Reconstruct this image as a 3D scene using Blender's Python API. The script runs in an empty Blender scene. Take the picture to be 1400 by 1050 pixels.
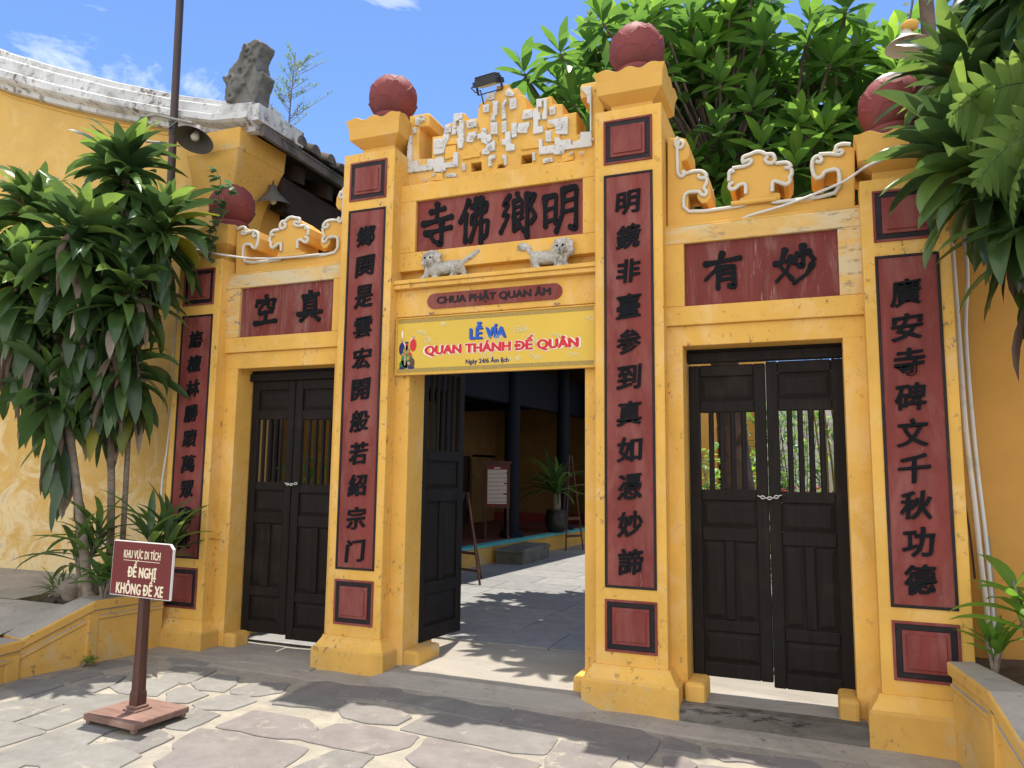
import bpy, bmesh, math, random
from mathutils import Vector, Matrix, noise as mnoise
R=math.radians
sc=bpy.context.scene
COL=sc.collection
# ---------------------------------------------------------------- camera
cd=bpy.data.cameras.new('camera'); cam=bpy.data.objects.new('camera',cd); COL.objects.link(cam); sc.camera=cam
CX,CY,CZ,YAW,PITCH,ROLL,FPX=2.1935,-4.9618,1.3970,-0.3809,0.1180,0.0116,1027.95
fw=Vector((math.sin(YAW)*math.cos(PITCH),math.cos(YAW)*math.cos(PITCH),math.sin(PITCH)))
r0=Vector((math.cos(YAW),-math.sin(YAW),0)); u0=r0.cross(fw)
rt=r0*math.cos(ROLL)+u0*math.sin(ROLL); up=u0*math.cos(ROLL)-r0*math.sin(ROLL)
cam.matrix_world=Matrix(((rt.x,up.x,-fw.x,CX),(rt.y,up.y,-fw.y,CY),(rt.z,up.z,-fw.z,CZ),(0,0,0,1)))
cd.sensor_fit='HORIZONTAL'; cd.sensor_width=36; cd.lens=FPX/1400*36; cd.clip_start=.05; cd.clip_end=600
# ---------------------------------------------------------------- sky, sun, exposure
SUN_EL,SUN_AZ=R(79),R(-11)          # sun stands almost overhead, behind the gate
w=bpy.data.worlds.new('World'); sc.world=w; w.use_nodes=True
nt=w.node_tree; nt.nodes.clear()
out=nt.nodes.new('ShaderNodeOutputWorld'); bg=nt.nodes.new('ShaderNodeBackground'); sky=nt.nodes.new('ShaderNodeTexSky')
sky.sky_type='NISHITA'; sky.sun_disc=False; sky.sun_elevation=SUN_EL; sky.sun_rotation=SUN_AZ
sky.altitude=5000; sky.air_density=1.0; sky.dust_density=.1; sky.ozone_density=6
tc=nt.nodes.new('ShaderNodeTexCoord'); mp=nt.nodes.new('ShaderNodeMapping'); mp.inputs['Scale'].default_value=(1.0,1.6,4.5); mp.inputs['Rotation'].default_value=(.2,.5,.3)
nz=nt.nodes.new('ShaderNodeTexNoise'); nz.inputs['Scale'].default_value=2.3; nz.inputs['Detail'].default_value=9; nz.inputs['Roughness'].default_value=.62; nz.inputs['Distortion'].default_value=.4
# wisps of cirrus ahead, unseen bright cloud added behind camera to lift shaded walls
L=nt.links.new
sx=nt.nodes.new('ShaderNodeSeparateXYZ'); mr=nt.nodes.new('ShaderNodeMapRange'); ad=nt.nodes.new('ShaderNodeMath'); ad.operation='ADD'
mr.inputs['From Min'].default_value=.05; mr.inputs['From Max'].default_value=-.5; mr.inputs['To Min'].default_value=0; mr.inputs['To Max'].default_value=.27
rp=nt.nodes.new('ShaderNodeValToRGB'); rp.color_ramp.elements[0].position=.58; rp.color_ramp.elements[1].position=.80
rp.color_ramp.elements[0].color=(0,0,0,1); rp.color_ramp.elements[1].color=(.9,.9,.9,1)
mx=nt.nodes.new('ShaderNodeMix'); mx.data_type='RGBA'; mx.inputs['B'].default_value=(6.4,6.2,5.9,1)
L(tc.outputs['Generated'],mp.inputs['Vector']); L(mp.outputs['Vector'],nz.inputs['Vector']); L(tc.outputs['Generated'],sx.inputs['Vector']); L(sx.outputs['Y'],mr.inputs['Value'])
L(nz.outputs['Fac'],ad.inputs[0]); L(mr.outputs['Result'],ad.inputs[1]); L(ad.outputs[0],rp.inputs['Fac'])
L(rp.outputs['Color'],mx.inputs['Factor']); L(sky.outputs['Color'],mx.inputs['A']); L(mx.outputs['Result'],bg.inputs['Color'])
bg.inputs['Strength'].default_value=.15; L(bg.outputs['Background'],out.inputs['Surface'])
sd=bpy.data.lights.new('sun','SUN'); sd.energy=3.0; sd.angle=R(.53); sd.color=(1,.94,.84)
so=bpy.data.objects.new('sun',sd); COL.objects.link(so)
tosun=Vector((math.sin(SUN_AZ)*math.cos(SUN_EL),math.cos(SUN_AZ)*math.cos(SUN_EL),math.sin(SUN_EL)))
so.rotation_euler=tosun.to_track_quat('Z','Y').to_euler(); so.location=(0,3,12)
vs=sc.view_settings; vs.view_transform='Standard'; vs.look='None'; vs.gamma=1; vs.exposure=1.22; vs.use_curve_mapping=False
sc.cycles.max_bounces=8; sc.cycles.diffuse_bounces=4; sc.cycles.transmission_bounces=4; sc.cycles.transparent_max_bounces=6
# ---------------------------------------------------------------- materials
def nodes(name):
    m=bpy.data.materials.new(name); m.use_nodes=True; t=m.node_tree; b=t.nodes['Principled BSDF']; return m,t,b
def nnoise(t,scale,detail=5,rough=.6,vec=None,dist=0):
    n=t.nodes.new('ShaderNodeTexNoise'); n.inputs['Scale'].default_value=scale; n.inputs['Detail'].default_value=detail; n.inputs['Roughness'].default_value=rough; n.inputs['Distortion'].default_value=dist
    if vec: t.links.new(vec,n.inputs['Vector'])
    return n
def ramp(t,src,a,b,ca=0,cb=1):
    r=t.nodes.new('ShaderNodeMapRange'); r.inputs['From Min'].default_value=a; r.inputs['From Max'].default_value=b; r.inputs['To Min'].default_value=ca; r.inputs['To Max'].default_value=cb
    t.links.new(src,r.inputs['Value']); return r.outputs['Result']
def mixc(t,fac,A,B,mode='MIX'):
    n=t.nodes.new('ShaderNodeMix'); n.data_type='RGBA'; n.blend_type=mode; n.clamp_factor=True
    for k,v in (('Factor',fac),('A',A),('B',B)):
        if isinstance(v,(tuple,list)): n.inputs[k].default_value=tuple(v)[:3]+(1,)
        elif isinstance(v,(int,float)): n.inputs[k].default_value=v if k=='Factor' else (v,v,v,1)
        else: t.links.new(v,n.inputs[k])
    return n.outputs['Result']
def coords(t,scale=(1,1,1),kind='Object'):
    c=t.nodes.new('ShaderNodeTexCoord'); m=t.nodes.new('ShaderNodeMapping'); m.inputs['Scale'].default_value=scale
    t.links.new(c.outputs[kind],m.inputs['Vector']); return m.outputs['Vector']
def bump(t,b,src,strength=.3,dist=.01):
    n=t.nodes.new('ShaderNodeBump'); n.inputs['Strength'].default_value=strength; n.inputs['Distance'].default_value=dist
    t.links.new(src,n.inputs['Height']); t.links.new(n.outputs['Normal'],b.inputs['Normal'])
def paint(name,col,rough=.75,var=.18,patch=None,patch_lo=.60,patch_hi=.68,speck=None,speck_lo=.66,speck_hi=.72,stretch=(1,1,1),scale=2.2,bumpk=.25,spec=.3,speck_scale=22,patch_scale=3.0):
    m,t,b=nodes(name); v=coords(t,stretch)
    n1=nnoise(t,scale,6,.6,v); f=ramp(t,n1.outputs['Fac'],.3,.7)
    c=mixc(t,f,tuple(x*(1-var) for x in col),tuple(min(1,x*(1+var*.6)) for x in col))
    if patch:
        n2=nnoise(t,patch_scale,8,.7,v,.6); c=mixc(t,ramp(t,n2.outputs['Fac'],patch_lo,patch_hi),c,patch)
    if speck:
        n3=nnoise(t,speck_scale,4,.7,v); n4=nnoise(t,1.7,4,.6,v)
        mm=t.nodes.new('ShaderNodeMath'); mm.operation='MULTIPLY'
        t.links.new(ramp(t,n3.outputs['Fac'],speck_lo,speck_hi),mm.inputs[0]); t.links.new(ramp(t,n4.outputs['Fac'],.42,.60),mm.inputs[1])
        c=mixc(t,mm.outputs[0],c,speck)
    t.links.new(c,b.inputs['Base Color']); b.inputs['Roughness'].default_value=rough; b.inputs['Specular IOR Level'].default_value=spec
    nb=nnoise(t,38,6,.65,v); nb2=nnoise(t,6,4,.6,v); ad=t.nodes.new('ShaderNodeMath'); ad.operation='MULTIPLY_ADD'; ad.inputs[1].default_value=2.0
    t.links.new(nb2.outputs['Fac'],ad.inputs[0]); t.links.new(nb.outputs['Fac'],ad.inputs[2]); bump(t,b,ad.outputs[0],bumpk,.006)
    return m
M={}
YEL=(.70,.40,.082)
M['yellow']=paint('ochre_limewash',YEL,.8,.14,patch=(.72,.46,.17),patch_lo=.50,patch_hi=.68,speck=(.20,.135,.065),speck_lo=.585,speck_hi=.68,speck_scale=22,stretch=(1.2,1.2,.8))
M['yellow_stain']=paint('stained_ochre_limewash',(.64,.37,.085),.87,.20,patch=(.53,.41,.22),patch_lo=.545,patch_hi=.70,speck=(.17,.125,.075),speck_lo=.585,speck_hi=.70,speck_scale=18)
M['yellow_worn']=paint('weathered_pale_ochre',(.66,.41,.13),.9,.16,patch=(.58,.47,.28),patch_lo=.47,patch_hi=.58,speck=(.22,.18,.13),speck_lo=.56,speck_hi=.64,stretch=(.6,1,1.6),speck_scale=16)
M['yellow_old']=paint('peeling_ochre_limewash',(.60,.375,.105),.9,.10,patch=(.63,.43,.17),patch_lo=.52,patch_hi=.70,speck=(.40,.34,.26),speck_lo=.58,speck_hi=.66,bumpk=.7,speck_scale=9)
def _damp(m):
    t=m.node_tree; b=t.nodes['Principled BSDF']; src=b.inputs['Base Color'].links[0].from_socket
    v=coords(t); sp=t.nodes.new('ShaderNodeSeparateXYZ'); t.links.new(v,sp.inputs['Vector'])
    n=nnoise(t,2.6,10,.74,v,.8); ad=t.nodes.new('ShaderNodeMath'); ad.operation='ADD'
    t.links.new(n.outputs['Fac'],ad.inputs[0]); t.links.new(ramp(t,sp.outputs['Z'],.2,2.6,.14,-.12),ad.inputs[1])
    c=mixc(t,ramp(t,ad.outputs[0],.50,.60,0,.85),src,(.70,.55,.30)); c=mixc(t,ramp(t,ad.outputs[0],.66,.70,0,.8),c,(.42,.37,.29))
    n2=nnoise(t,34,6,.7,v); c=mixc(t,ramp(t,n2.outputs['Fac'],.66,.72,0,.5),c,(.30,.24,.15)); t.links.new(c,b.inputs['Base Color'])
_damp(M['yellow_old'])
M['yellow_wall']=paint('plain_ochre_limewash',(.56,.29,.065),.85,.10,patch=(.50,.26,.06),speck=(.30,.16,.05))
M['yellow_clean']=paint('clean_ochre_limewash',(.66,.375,.085),.85,.10,patch=(.64,.40,.15),speck=(.45,.26,.08),speck_lo=.7,speck_hi=.78)
M['red']=paint('oxide_red_paint',(.195,.037,.029),.72,.22,patch=(.27,.098,.082),patch_lo=.46,patch_hi=.72,speck=(.33,.15,.14),speck_lo=.66,speck_hi=.74,stretch=(1.4,1.4,.35),scale=5,bumpk=.25)
M['red_faded']=paint('faded_red_paint',(.175,.034,.027),.78,.28,patch=(.26,.13,.105),patch_lo=.50,patch_hi=.72,speck=(.38,.24,.21),speck_lo=.60,speck_hi=.72,stretch=(2,2,.28),scale=5,bumpk=.3)
M['ball']=paint('brick_red_paint',(.20,.042,.038),.65,.2,patch=(.26,.075,.065),patch_lo=.58,patch_hi=.75,speck=(.07,.015,.015),bumpk=.35)
M['black']=paint('black_paint',(.009,.010,.012),.8,.3,patch=(.035,.035,.038),patch_lo=.62,patch_hi=.75,bumpk=.3,scale=8,spec=.12)
M['border']=paint('black_border_paint',(.014,.010,.012),.6,.3,patch=(.06,.025,.03),patch_lo=.58,patch_hi=.7,scale=9,bumpk=.2)
M['white']=paint('white_lime',(.60,.585,.55),.85,.08,patch=(.42,.41,.38),patch_lo=.54,patch_hi=.70,speck=(.10,.10,.095),speck_lo=.55,speck_hi=.64,speck_scale=32,patch_scale=9)
M['white_clean']=paint('white_trim_lime',(.62,.58,.49),.85,.12,patch=(.46,.40,.29),patch_lo=.58,patch_hi=.75)
M['verge']=paint('weathered_white_lime',(.58,.58,.565),.9,.12,patch=(.36,.35,.33),patch_lo=.50,patch_hi=.66,speck=(.13,.10,.08),speck_lo=.52,speck_hi=.62,speck_scale=12)
M['stone']=paint('grey_carved_stone',(.16,.155,.14),.95,.35,patch=(.09,.085,.075),patch_lo=.5,patch_hi=.62,bumpk=.8)
M['lion']=paint('weathered_white_plaster',(.52,.49,.43),.9,.25,patch=(.26,.24,.20),patch_lo=.49,patch_hi=.62,speck=(.06,.055,.045),speck_lo=.49,speck_hi=.58,scale=12,speck_scale=45,patch_scale=14,bumpk=.5)
M['tile']=paint('mossy_roof_tile',(.15,.125,.11),.95,.4,patch=(.06,.055,.05),patch_lo=.48,patch_hi=.6,speck=(.30,.28,.24),bumpk=.8)
M['concrete']=paint('rough_concrete',(.35,.315,.26),.95,.2,patch=(.26,.24,.20),patch_lo=.50,patch_hi=.70,speck=(.12,.11,.095),speck_lo=.60,speck_hi=.70,bumpk=.7,speck_scale=18)
M['sill']=paint('dirty_cement_step',(.17,.152,.125),.95,.35,patch=(.085,.075,.062),patch_lo=.46,patch_hi=.62,speck=(.035,.03,.027),speck_lo=.52,speck_hi=.62,stretch=(.5,1.6,2),bumpk=.8,speck_scale=18)
M['sillstone']=paint('worn_pale_sill',(.33,.30,.255),.9,.15,patch=(.24,.215,.18),patch_lo=.52,patch_hi=.68,speck=(.12,.11,.09),speck_lo=.62,speck_hi=.72,stretch=(.6,1.6,1),bumpk=.5)
M['mortar']=paint('cream_mortar',(.345,.31,.25),.95,.22,patch=(.26,.24,.205),patch_lo=.48,patch_hi=.66,speck=(.13,.115,.10),speck_lo=.58,speck_hi=.68,scale=6,bumpk=1.0,speck_scale=40)
M['lampmetal']=paint('tarnished_lamp_enamel',(.10,.092,.078),.6,.35,patch=(.05,.045,.038),spec=.3)
M['darkmetal']=paint('brown_metal',(.045,.022,.016),.5,.3,patch=(.09,.04,.025),spec=.5)
M['grey_metal']=paint('dull_enamel',(.22,.21,.19),.5,.25,patch=(.12,.11,.09),spec=.5)
M['pvc']=paint('white_plastic_pipe',(.62,.60,.55),.5,.1,patch=(.42,.40,.35),patch_lo=.55,patch_hi=.7,bumpk=.1)
M['blackplastic']=paint('black_plastic',(.02,.02,.022),.45,.2,spec=.5,bumpk=.1)
M['bluedark']=paint('dark_blue_lacquer',(.006,.009,.016),.7,.2,bumpk=.1,spec=.15)
M['teal']=paint('turquoise_paint',(.10,.42,.42),.7,.2,patch=(.25,.40,.38))
M['redtile']=paint('red_floor_tile',(.14,.045,.035),.6,.25,patch=(.10,.04,.03))
M['signred']=paint('maroon_sign_paint',(.15,.022,.02),.55,.08,bumpk=.08,scale=4)
M['cream']=paint('cream_letter_paint',(.80,.70,.50),.7,.05,bumpk=.05)
M['chain']=paint('zinc_chain',(.55,.55,.53),.35,.2,spec=.6)
M['chain'].node_tree.nodes['Principled BSDF'].inputs['Metallic'].default_value=.6
M['lampglass']=paint('frosted_lamp_glass',(.62,.58,.50),.3,.05,bumpk=.0)
M['soil']=paint('dry_soil',(.09,.065,.045),1,.4,patch=(.16,.13,.10),bumpk=1)
M['bark']=paint('pale_grey_bark',(.26,.21,.16),.95,.3,patch=(.15,.115,.085),patch_lo=.5,patch_hi=.65,stretch=(1,1,3.5),scale=5,bumpk=.9)
M['barkdark']=paint('dark_flaky_bark',(.15,.11,.085),.95,.4,patch=(.06,.045,.035),patch_lo=.48,patch_hi=.6,stretch=(1,1,.6),scale=9,bumpk=1)
M['banner']=paint('yellow_banner_print',(.66,.44,.055),.45,.06,bumpk=.04,scale=3)
M['bannercloud']=paint('pale_cloud_print',(.74,.64,.30),.45,.05,bumpk=.0)
M['bannerband']=paint('tan_banner_band',(.36,.25,.065),.5,.25,scale=60,bumpk=.05)
M['pblue']=paint('blue_print',(.01,.10,.50),.45,.05,bumpk=0)
M['pred']=paint('red_print',(.58,.02,.03),.45,.05,bumpk=0)
M['pnavy']=paint('navy_print',(.015,.02,.12),.45,.05,bumpk=0)
M['pwhite']=paint('white_print',(.80,.78,.72),.45,.03,bumpk=0)
M['pgreen']=paint('green_print',(.03,.22,.05),.45,.4,scale=30,bumpk=0)
M['pbrown']=paint('brown_print',(.10,.05,.03),.45,.4,scale=30,bumpk=0)
M['flower']=paint('white_petal',(.80,.78,.68),.6,.05,bumpk=0)
M['flowerdry']=paint('dried_petal',(.50,.36,.24),.8,.2,bumpk=0)
M['plaster']=paint('pale_plaster',(.62,.60,.55),.9,.1)
M['redpaint']=paint('red_skirting_paint',(.22,.03,.03),.7,.2)
M['bamboo']=paint('yellow_bamboo',(.34,.25,.06),.5,.35,stretch=(1,1,.3),scale=8)
M['ochre_shaded']=paint('shade_darkened_ochre',(.21,.115,.035),.85,.2,patch=(.13,.07,.025))  # wall ochre with the porch's indoor shade put into its colour
M['darkroom']=paint('dark_timber_and_shade',(.030,.018,.013),.8,.3,stretch=(1,1,.3))
def wood(name,c1,c2,rough=.55,sx=(14,14,.9)):
    m,t,b=nodes(name); v=coords(t,sx); n=nnoise(t,2.2,8,.65,v,.8); c=mixc(t,ramp(t,n.outputs['Fac'],.3,.72),c1,c2)
    n2=nnoise(t,2.5,4,.6,coords(t)); c=mixc(t,ramp(t,n2.outputs['Fac'],.58,.74,0,.55),c,tuple(min(1,x*2.1) for x in c2))
    t.links.new(c,b.inputs['Base Color']); b.inputs['Roughness'].default_value=rough; b.inputs['Specular IOR Level'].default_value=.2; bump(t,b,n.outputs['Fac'],.45,.004); return m
M['wood']=wood('black_door_timber',(.006,.0040,.0030),(.016,.0108,.0080),.66)
M['brownwood']=wood('red_brown_timber',(.05,.022,.016),(.13,.062,.045),.6,(16,16,1))
M['palewood']=wood('worn_brown_timber',(.15,.085,.065),(.30,.19,.15),.75,(2,14,14))
def slabmat(name,c1,c2,c3,rough=.85,moss=True,lt=(.345,.31,.25)):
    m,t,b=nodes(name); a=t.nodes.new('ShaderNodeAttribute'); a.attribute_name='var'
    cr=t.nodes.new('ShaderNodeValToRGB'); e=cr.color_ramp.elements; e[0].position=0; e[0].color=c1+(1,); e[1].position=1; e[1].color=c3+(1,); k=e.new(.5); k.color=c2+(1,)
    t.links.new(a.outputs['Fac'],cr.inputs['Fac'])
    v=coords(t); n=nnoise(t,7,9,.7,v,.3); c=mixc(t,ramp(t,n.outputs['Fac'],.3,.75),mixc(t,1,cr.outputs['Color'],(.68,.68,.68),'MULTIPLY'),cr.outputs['Color'])
    n2=nnoise(t,5.5,10,.75,v,.5); c=mixc(t,ramp(t,n2.outputs['Fac'],.575,.66,0,.8),c,lt)
    n3=nnoise(t,30,5,.7,v); c=mixc(t,ramp(t,n3.outputs['Fac'],.66,.74,0,.6),c,(.06,.055,.05))
    t.links.new(c,b.inputs['Base Color']); b.inputs['Roughness'].default_value=rough; b.inputs['Specular IOR Level'].default_value=.25
    nb=nnoise(t,26,8,.7,coords(t,(1,2.2,1))); bump(t,b,nb.outputs['Fac'],.55,.006); return m
M['slab']=slabmat('grey_flagstone',(.275,.265,.240),(.240,.228,.208),(.250,.220,.206))
M['court']=slabmat('dark_courtyard_slab',(.33,.32,.31),(.28,.28,.275),(.36,.345,.325),.9)
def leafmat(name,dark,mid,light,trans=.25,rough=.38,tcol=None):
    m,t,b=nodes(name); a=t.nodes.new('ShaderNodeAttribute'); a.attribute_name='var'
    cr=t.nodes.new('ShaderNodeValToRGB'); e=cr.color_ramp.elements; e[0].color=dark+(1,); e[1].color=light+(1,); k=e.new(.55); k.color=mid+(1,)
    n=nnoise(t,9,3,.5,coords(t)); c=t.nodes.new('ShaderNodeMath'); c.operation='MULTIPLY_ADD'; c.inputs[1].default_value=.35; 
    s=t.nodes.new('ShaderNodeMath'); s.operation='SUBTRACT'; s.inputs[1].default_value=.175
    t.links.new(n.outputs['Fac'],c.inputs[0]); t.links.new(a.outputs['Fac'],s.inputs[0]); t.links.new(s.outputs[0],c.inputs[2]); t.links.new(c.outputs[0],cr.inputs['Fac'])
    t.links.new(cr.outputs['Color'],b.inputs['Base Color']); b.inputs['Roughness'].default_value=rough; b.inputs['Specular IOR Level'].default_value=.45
    tr=t.nodes.new('ShaderNodeBsdfTranslucent'); ms=t.nodes.new('ShaderNodeMixShader'); ms.inputs['Fac'].default_value=trans
    hs=t.nodes.new('ShaderNodeHueSaturation'); hs.inputs['Value'].default_value=3.2; hs.inputs['Hue'].default_value=.478; hs.inputs['Saturation'].default_value=1.05
    t.links.new(cr.outputs['Color'],hs.inputs['Color']); t.links.new(hs.outputs['Color'],tr.inputs['Color'])
    t.links.new(b.outputs['BSDF'],ms.inputs[1]); t.links.new(tr.outputs['BSDF'],ms.inputs[2]); t.links.new(ms.outputs[0],t.nodes['Material Output'].inputs['Surface'])
    return m
M['dracaena']=leafmat('dracaena_leaf',(.030,.062,.020),(.055,.115,.028),(.12,.22,.04),.25,.30)
M['dracaena_dark']=leafmat('deep_green_leaf',(.022,.048,.017),(.054,.106,.030),(.15,.25,.05),.28,.25)
M['dead']=leafmat('withered_leaf',(.075,.050,.034),(.17,.12,.085),(.34,.28,.23),.12,.85)
M['yellowing']=leafmat('yellowing_leaf',(.09,.13,.02),(.26,.24,.02),(.45,.36,.03),.3,.45)
M['frangipani']=leafmat('frangipani_leaf',(.022,.058,.018),(.066,.150,.027),(.20,.34,.048),.44,.26)
M['fern']=leafmat('philodendron_leaf',(.06,.115,.025),(.10,.175,.04),(.15,.24,.055),.25,.40)
M['shrub']=leafmat('bright_shrub_leaf',(.05,.12,.02),(.10,.22,.03),(.2,.34,.05),.35,.45)
M['vine']=leafmat('vine_leaf',(.03,.075,.03),(.05,.11,.05),(.10,.19,.09),.2,.5)
# ---------------------------------------------------------------- mesh helpers
class MB:
    def __init__(s): s.v=[]; s.f=[]; s.m=[]; s.a=[]; s.sm=[]
    def add(s,vs,fs,mi=0,var=.5,smooth=False):
        o=len(s.v); s.v+= [tuple(p) for p in vs]
        for f in fs: s.f.append([o+i for i in f]); s.m.append(mi); s.a.append(var); s.sm.append(smooth)
        return s
    def box(s,x0,x1,y0,y1,z0,z1,mi=0,T=None,var=.5):
        vs=[Vector(p) for p in ((x0,y0,z0),(x1,y0,z0),(x1,y1,z0),(x0,y1,z0),(x0,y0,z1),(x1,y0,z1),(x1,y1,z1),(x0,y1,z1))]
        if T is not None: vs=[T@p for p in vs]
        return s.add(vs,[(0,3,2,1),(4,5,6,7),(0,1,5,4),(1,2,6,5),(2,3,7,6),(3,0,4,7)],mi,var)
    def loops(s,loops,mi=0,cap0=True,cap1=True,smooth=False,var=.5,closed=True):
        n=len(loops[0]); vs=[p for l in loops for p in l]; fs=[]
        for k in range(len(loops)-1):
            for i in range(n if closed else n-1):
                j=(i+1)%n; fs.append((k*n+i,k*n+j,(k+1)*n+j,(k+1)*n+i))
        s.add(vs,fs,mi,var,smooth)
        if cap0: s.add(loops[0],[tuple(range(n-1,-1,-1))],mi,var)
        if cap1: s.add(loops[-1],[tuple(range(n))],mi,var)
        return s
    def tube(s,pts,r,n=8,mi=0,caps=True,smooth=True,var=.5):
        pts=[Vector(p) for p in pts]; rs=r if isinstance(r,(list,tuple)) else [r]*len(pts); L_=[]
        prev=None
        for i,p in enumerate(pts):
            d=(pts[min(i+1,len(pts)-1)]-pts[max(i-1,0)]).normalized()
            a=prev-d*prev.dot(d) if prev is not None else d.orthogonal()
            if a.length<1e-6: a=d.orthogonal()
            a.normalize(); prev=a; b=d.cross(a)
            L_.append([p+(a*math.cos(2*math.pi*k/n)+b*math.sin(2*math.pi*k/n))*rs[i] for k in range(n)])
        return s.loops(L_,mi,caps,caps,smooth,var)
    def lathe(s,prof,c,n=24,mi=0,smooth=True,caps=True,T=None):
        L_=[[Vector((c[0]+r*math.cos(2*math.pi*k/n),c[1]+r*math.sin(2*math.pi*k/n),c[2]+z)) for k in range(n)] for r,z in prof]
        if T is not None: L_=[[T@p for p in l] for l in L_]
        return s.loops(L_,mi,caps,caps,smooth)
    def prism_xz(s,poly,y0,y1,mi=0,var=.5):
        if sum(poly[i][0]*poly[(i+1)%len(poly)][1]-poly[(i+1)%len(poly)][0]*poly[i][1] for i in range(len(poly)))<0: poly=poly[::-1]
        return s.loops([[(x,y1,z) for x,z in poly],[(x,y0,z) for x,z in poly]],mi,True,True,False,var)
    def ell(s,c,r,n=12,mi=0,rot=None):
        c=Vector(c); L_=[]
        for i in range(1,n):
            ph=math.pi*i/n; L_.append([Vector((r[0]*math.sin(ph)*math.cos(2*math.pi*k/(2*n)),r[1]*math.sin(ph)*math.sin(2*math.pi*k/(2*n)),-r[2]*math.cos(ph))) for k in range(2*n)])
        L_=[[c+((rot@p) if rot else p) for p in l] for l in L_]
        return s.loops(L_,mi,True,True,True)
    def merge(s,me,T=None,mi=0,var=.5):
        vs=[(T@v.co if T is not None else v.co.copy()) for v in me.vertices]
        return s.add(vs,[tuple(p.vertices) for p in me.polygons],mi,var)
    def build(s,name,mats,parent=None,bevel=0,recalc=False,weld=False):
        root=parent
        off=Vector((0,0,0)); q=parent
        while q is not None: off+=q.location; q=q.parent
        me=bpy.data.meshes.new(name); me.from_pydata([tuple(Vector(v)-off) for v in s.v],[],s.f)
        for mm in (mats if isinstance(mats,(list,tuple)) else [mats]): me.materials.append(M[mm] if isinstance(mm,str) else mm)
        me.polygons.foreach_set('material_index',s.m); me.polygons.foreach_set('use_smooth',s.sm)
        at=me.attributes.new('var','FLOAT','FACE'); at.data.foreach_set('value',s.a)
        if recalc or weld:
            bm=bmesh.new(); bm.from_mesh(me)
            if weld: bmesh.ops.remove_doubles(bm,verts=bm.verts,dist=1e-4)
            bmesh.ops.recalc_face_normals(bm,faces=bm.faces); bm.to_mesh(me); bm.free()
        me.update()
        o=bpy.data.objects.new(name,me); COL.objects.link(o)
        if parent is not None: o.parent=parent
        if bevel:
            b=o.modifiers.new('bevel','BEVEL'); b.width=bevel; b.segments=2; b.limit_method='ANGLE'; b.angle_limit=R(40)
        return o
def tag(o,label,cat,group=None,kind=None):
    if label: o['label']=label
    if cat: o['category']=cat
    if group: o['group']=group
    if kind: o['kind']=kind
    return o
def thing(name,loc,label,cat,group=None):
    o=bpy.data.objects.new(name,None); o.empty_display_size=.1; o.location=loc; COL.objects.link(o); return tag(o,label,cat,group)
def struct(o): o['kind']='structure'; return o
def text_mesh(body,size,offset=0,extrude=.01,spacing=1.0,bevel=0,res=3):
    c=bpy.data.curves.new('lettering','FONT'); c.body=body; c.size=size; c.offset=offset; c.extrude=extrude; c.space_character=spacing; c.align_x='CENTER'; c.resolution_u=res
    o=bpy.data.objects.new('lettering',c); COL.objects.link(o); dg=bpy.context.evaluated_depsgraph_get(); dg.update()
    me=bpy.data.meshes.new_from_object(o.evaluated_get(dg)); bpy.data.objects.remove(o); bpy.data.curves.remove(c); return me
def put_text(mb,body,cx,cz,y,h,w=None,offset=0,extrude=.008,mi=0,shear=0,rise=0,wob=0,seed=0,maxw=None,bold=0,sp=1.0):
    """letters stand upright facing -y, centred on cx,cz, h tall (and w wide); front at y"""
    bars=[]
    if 'Đ' in body:
        def ext(s):
            t=text_mesh(s,1,offset,.5,sp); q=(min(v.co.x for v in t.vertices),max(v.co.x for v in t.vertices),min(v.co.y for v in t.vertices),max(v.co.y for v in t.vertices)); bpy.data.meshes.remove(t); return q
        e=ext('D'); wd=e[1]-e[0]; plain=body.replace('Đ','D')
        for i_,ch_ in enumerate(body):
            if ch_=='Đ': q=ext(plain[:i_+1]); bars.append((q[1]-q[0]-wd,wd,e[2],e[3]))
        body=plain
    me=text_mesh(body,1,offset,.5,sp); xs=[v.co.x for v in me.vertices]; ys=[v.co.y for v in me.vertices]
    sx0,sx1,sy0,sy1=min(xs),max(xs),min(ys),max(ys); kz=h/(sy1-sy0); kx=(w/(sx1-sx0)) if w else kz
    for (xl,wd,b0,b1) in bars:
        x0=(sx0+xl-.16*wd-(sx0+sx1)/2)*kx; x1=x0+.68*wd*kx; zm=((b0+b1)/2-(sy0+sy1)/2)*kz; tk=(.045+bold)*h
        mb.box(cx+x0,cx+x1,y-.0017,y+extrude,cz+zm-tk,cz+zm+tk,mi)
    sh=[(0,0)] if not bold else [(-bold,0),(bold,0),(0,bold*.55),(0,-bold*.55),(0,0)]
    for q,(bx,bz) in enumerate(sh):
        vs=[]
        for v in me.vertices:
            X=(v.co.x-(sx0+sx1)/2)*kx+bx*h; Z=(v.co.y-(sy0+sy1)/2)*kz+bz*h
            if wob:
                nn=mnoise.noise_vector(Vector((X/h*3.1+seed*7.3,Z/h*3.1+seed*1.7,seed))); X+=nn.x*wob*h; Z+=nn.y*wob*h
            X2=X+shear*Z; Z2=Z+rise*X
            vs.append((cx+X2,y-.00022*q+(extrude if v.co.z<0 else 0),cz+Z2))
        mb.add(vs,[tuple(p.vertices) for p in me.polygons],mi)
    bpy.data.meshes.remove(me)
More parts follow.
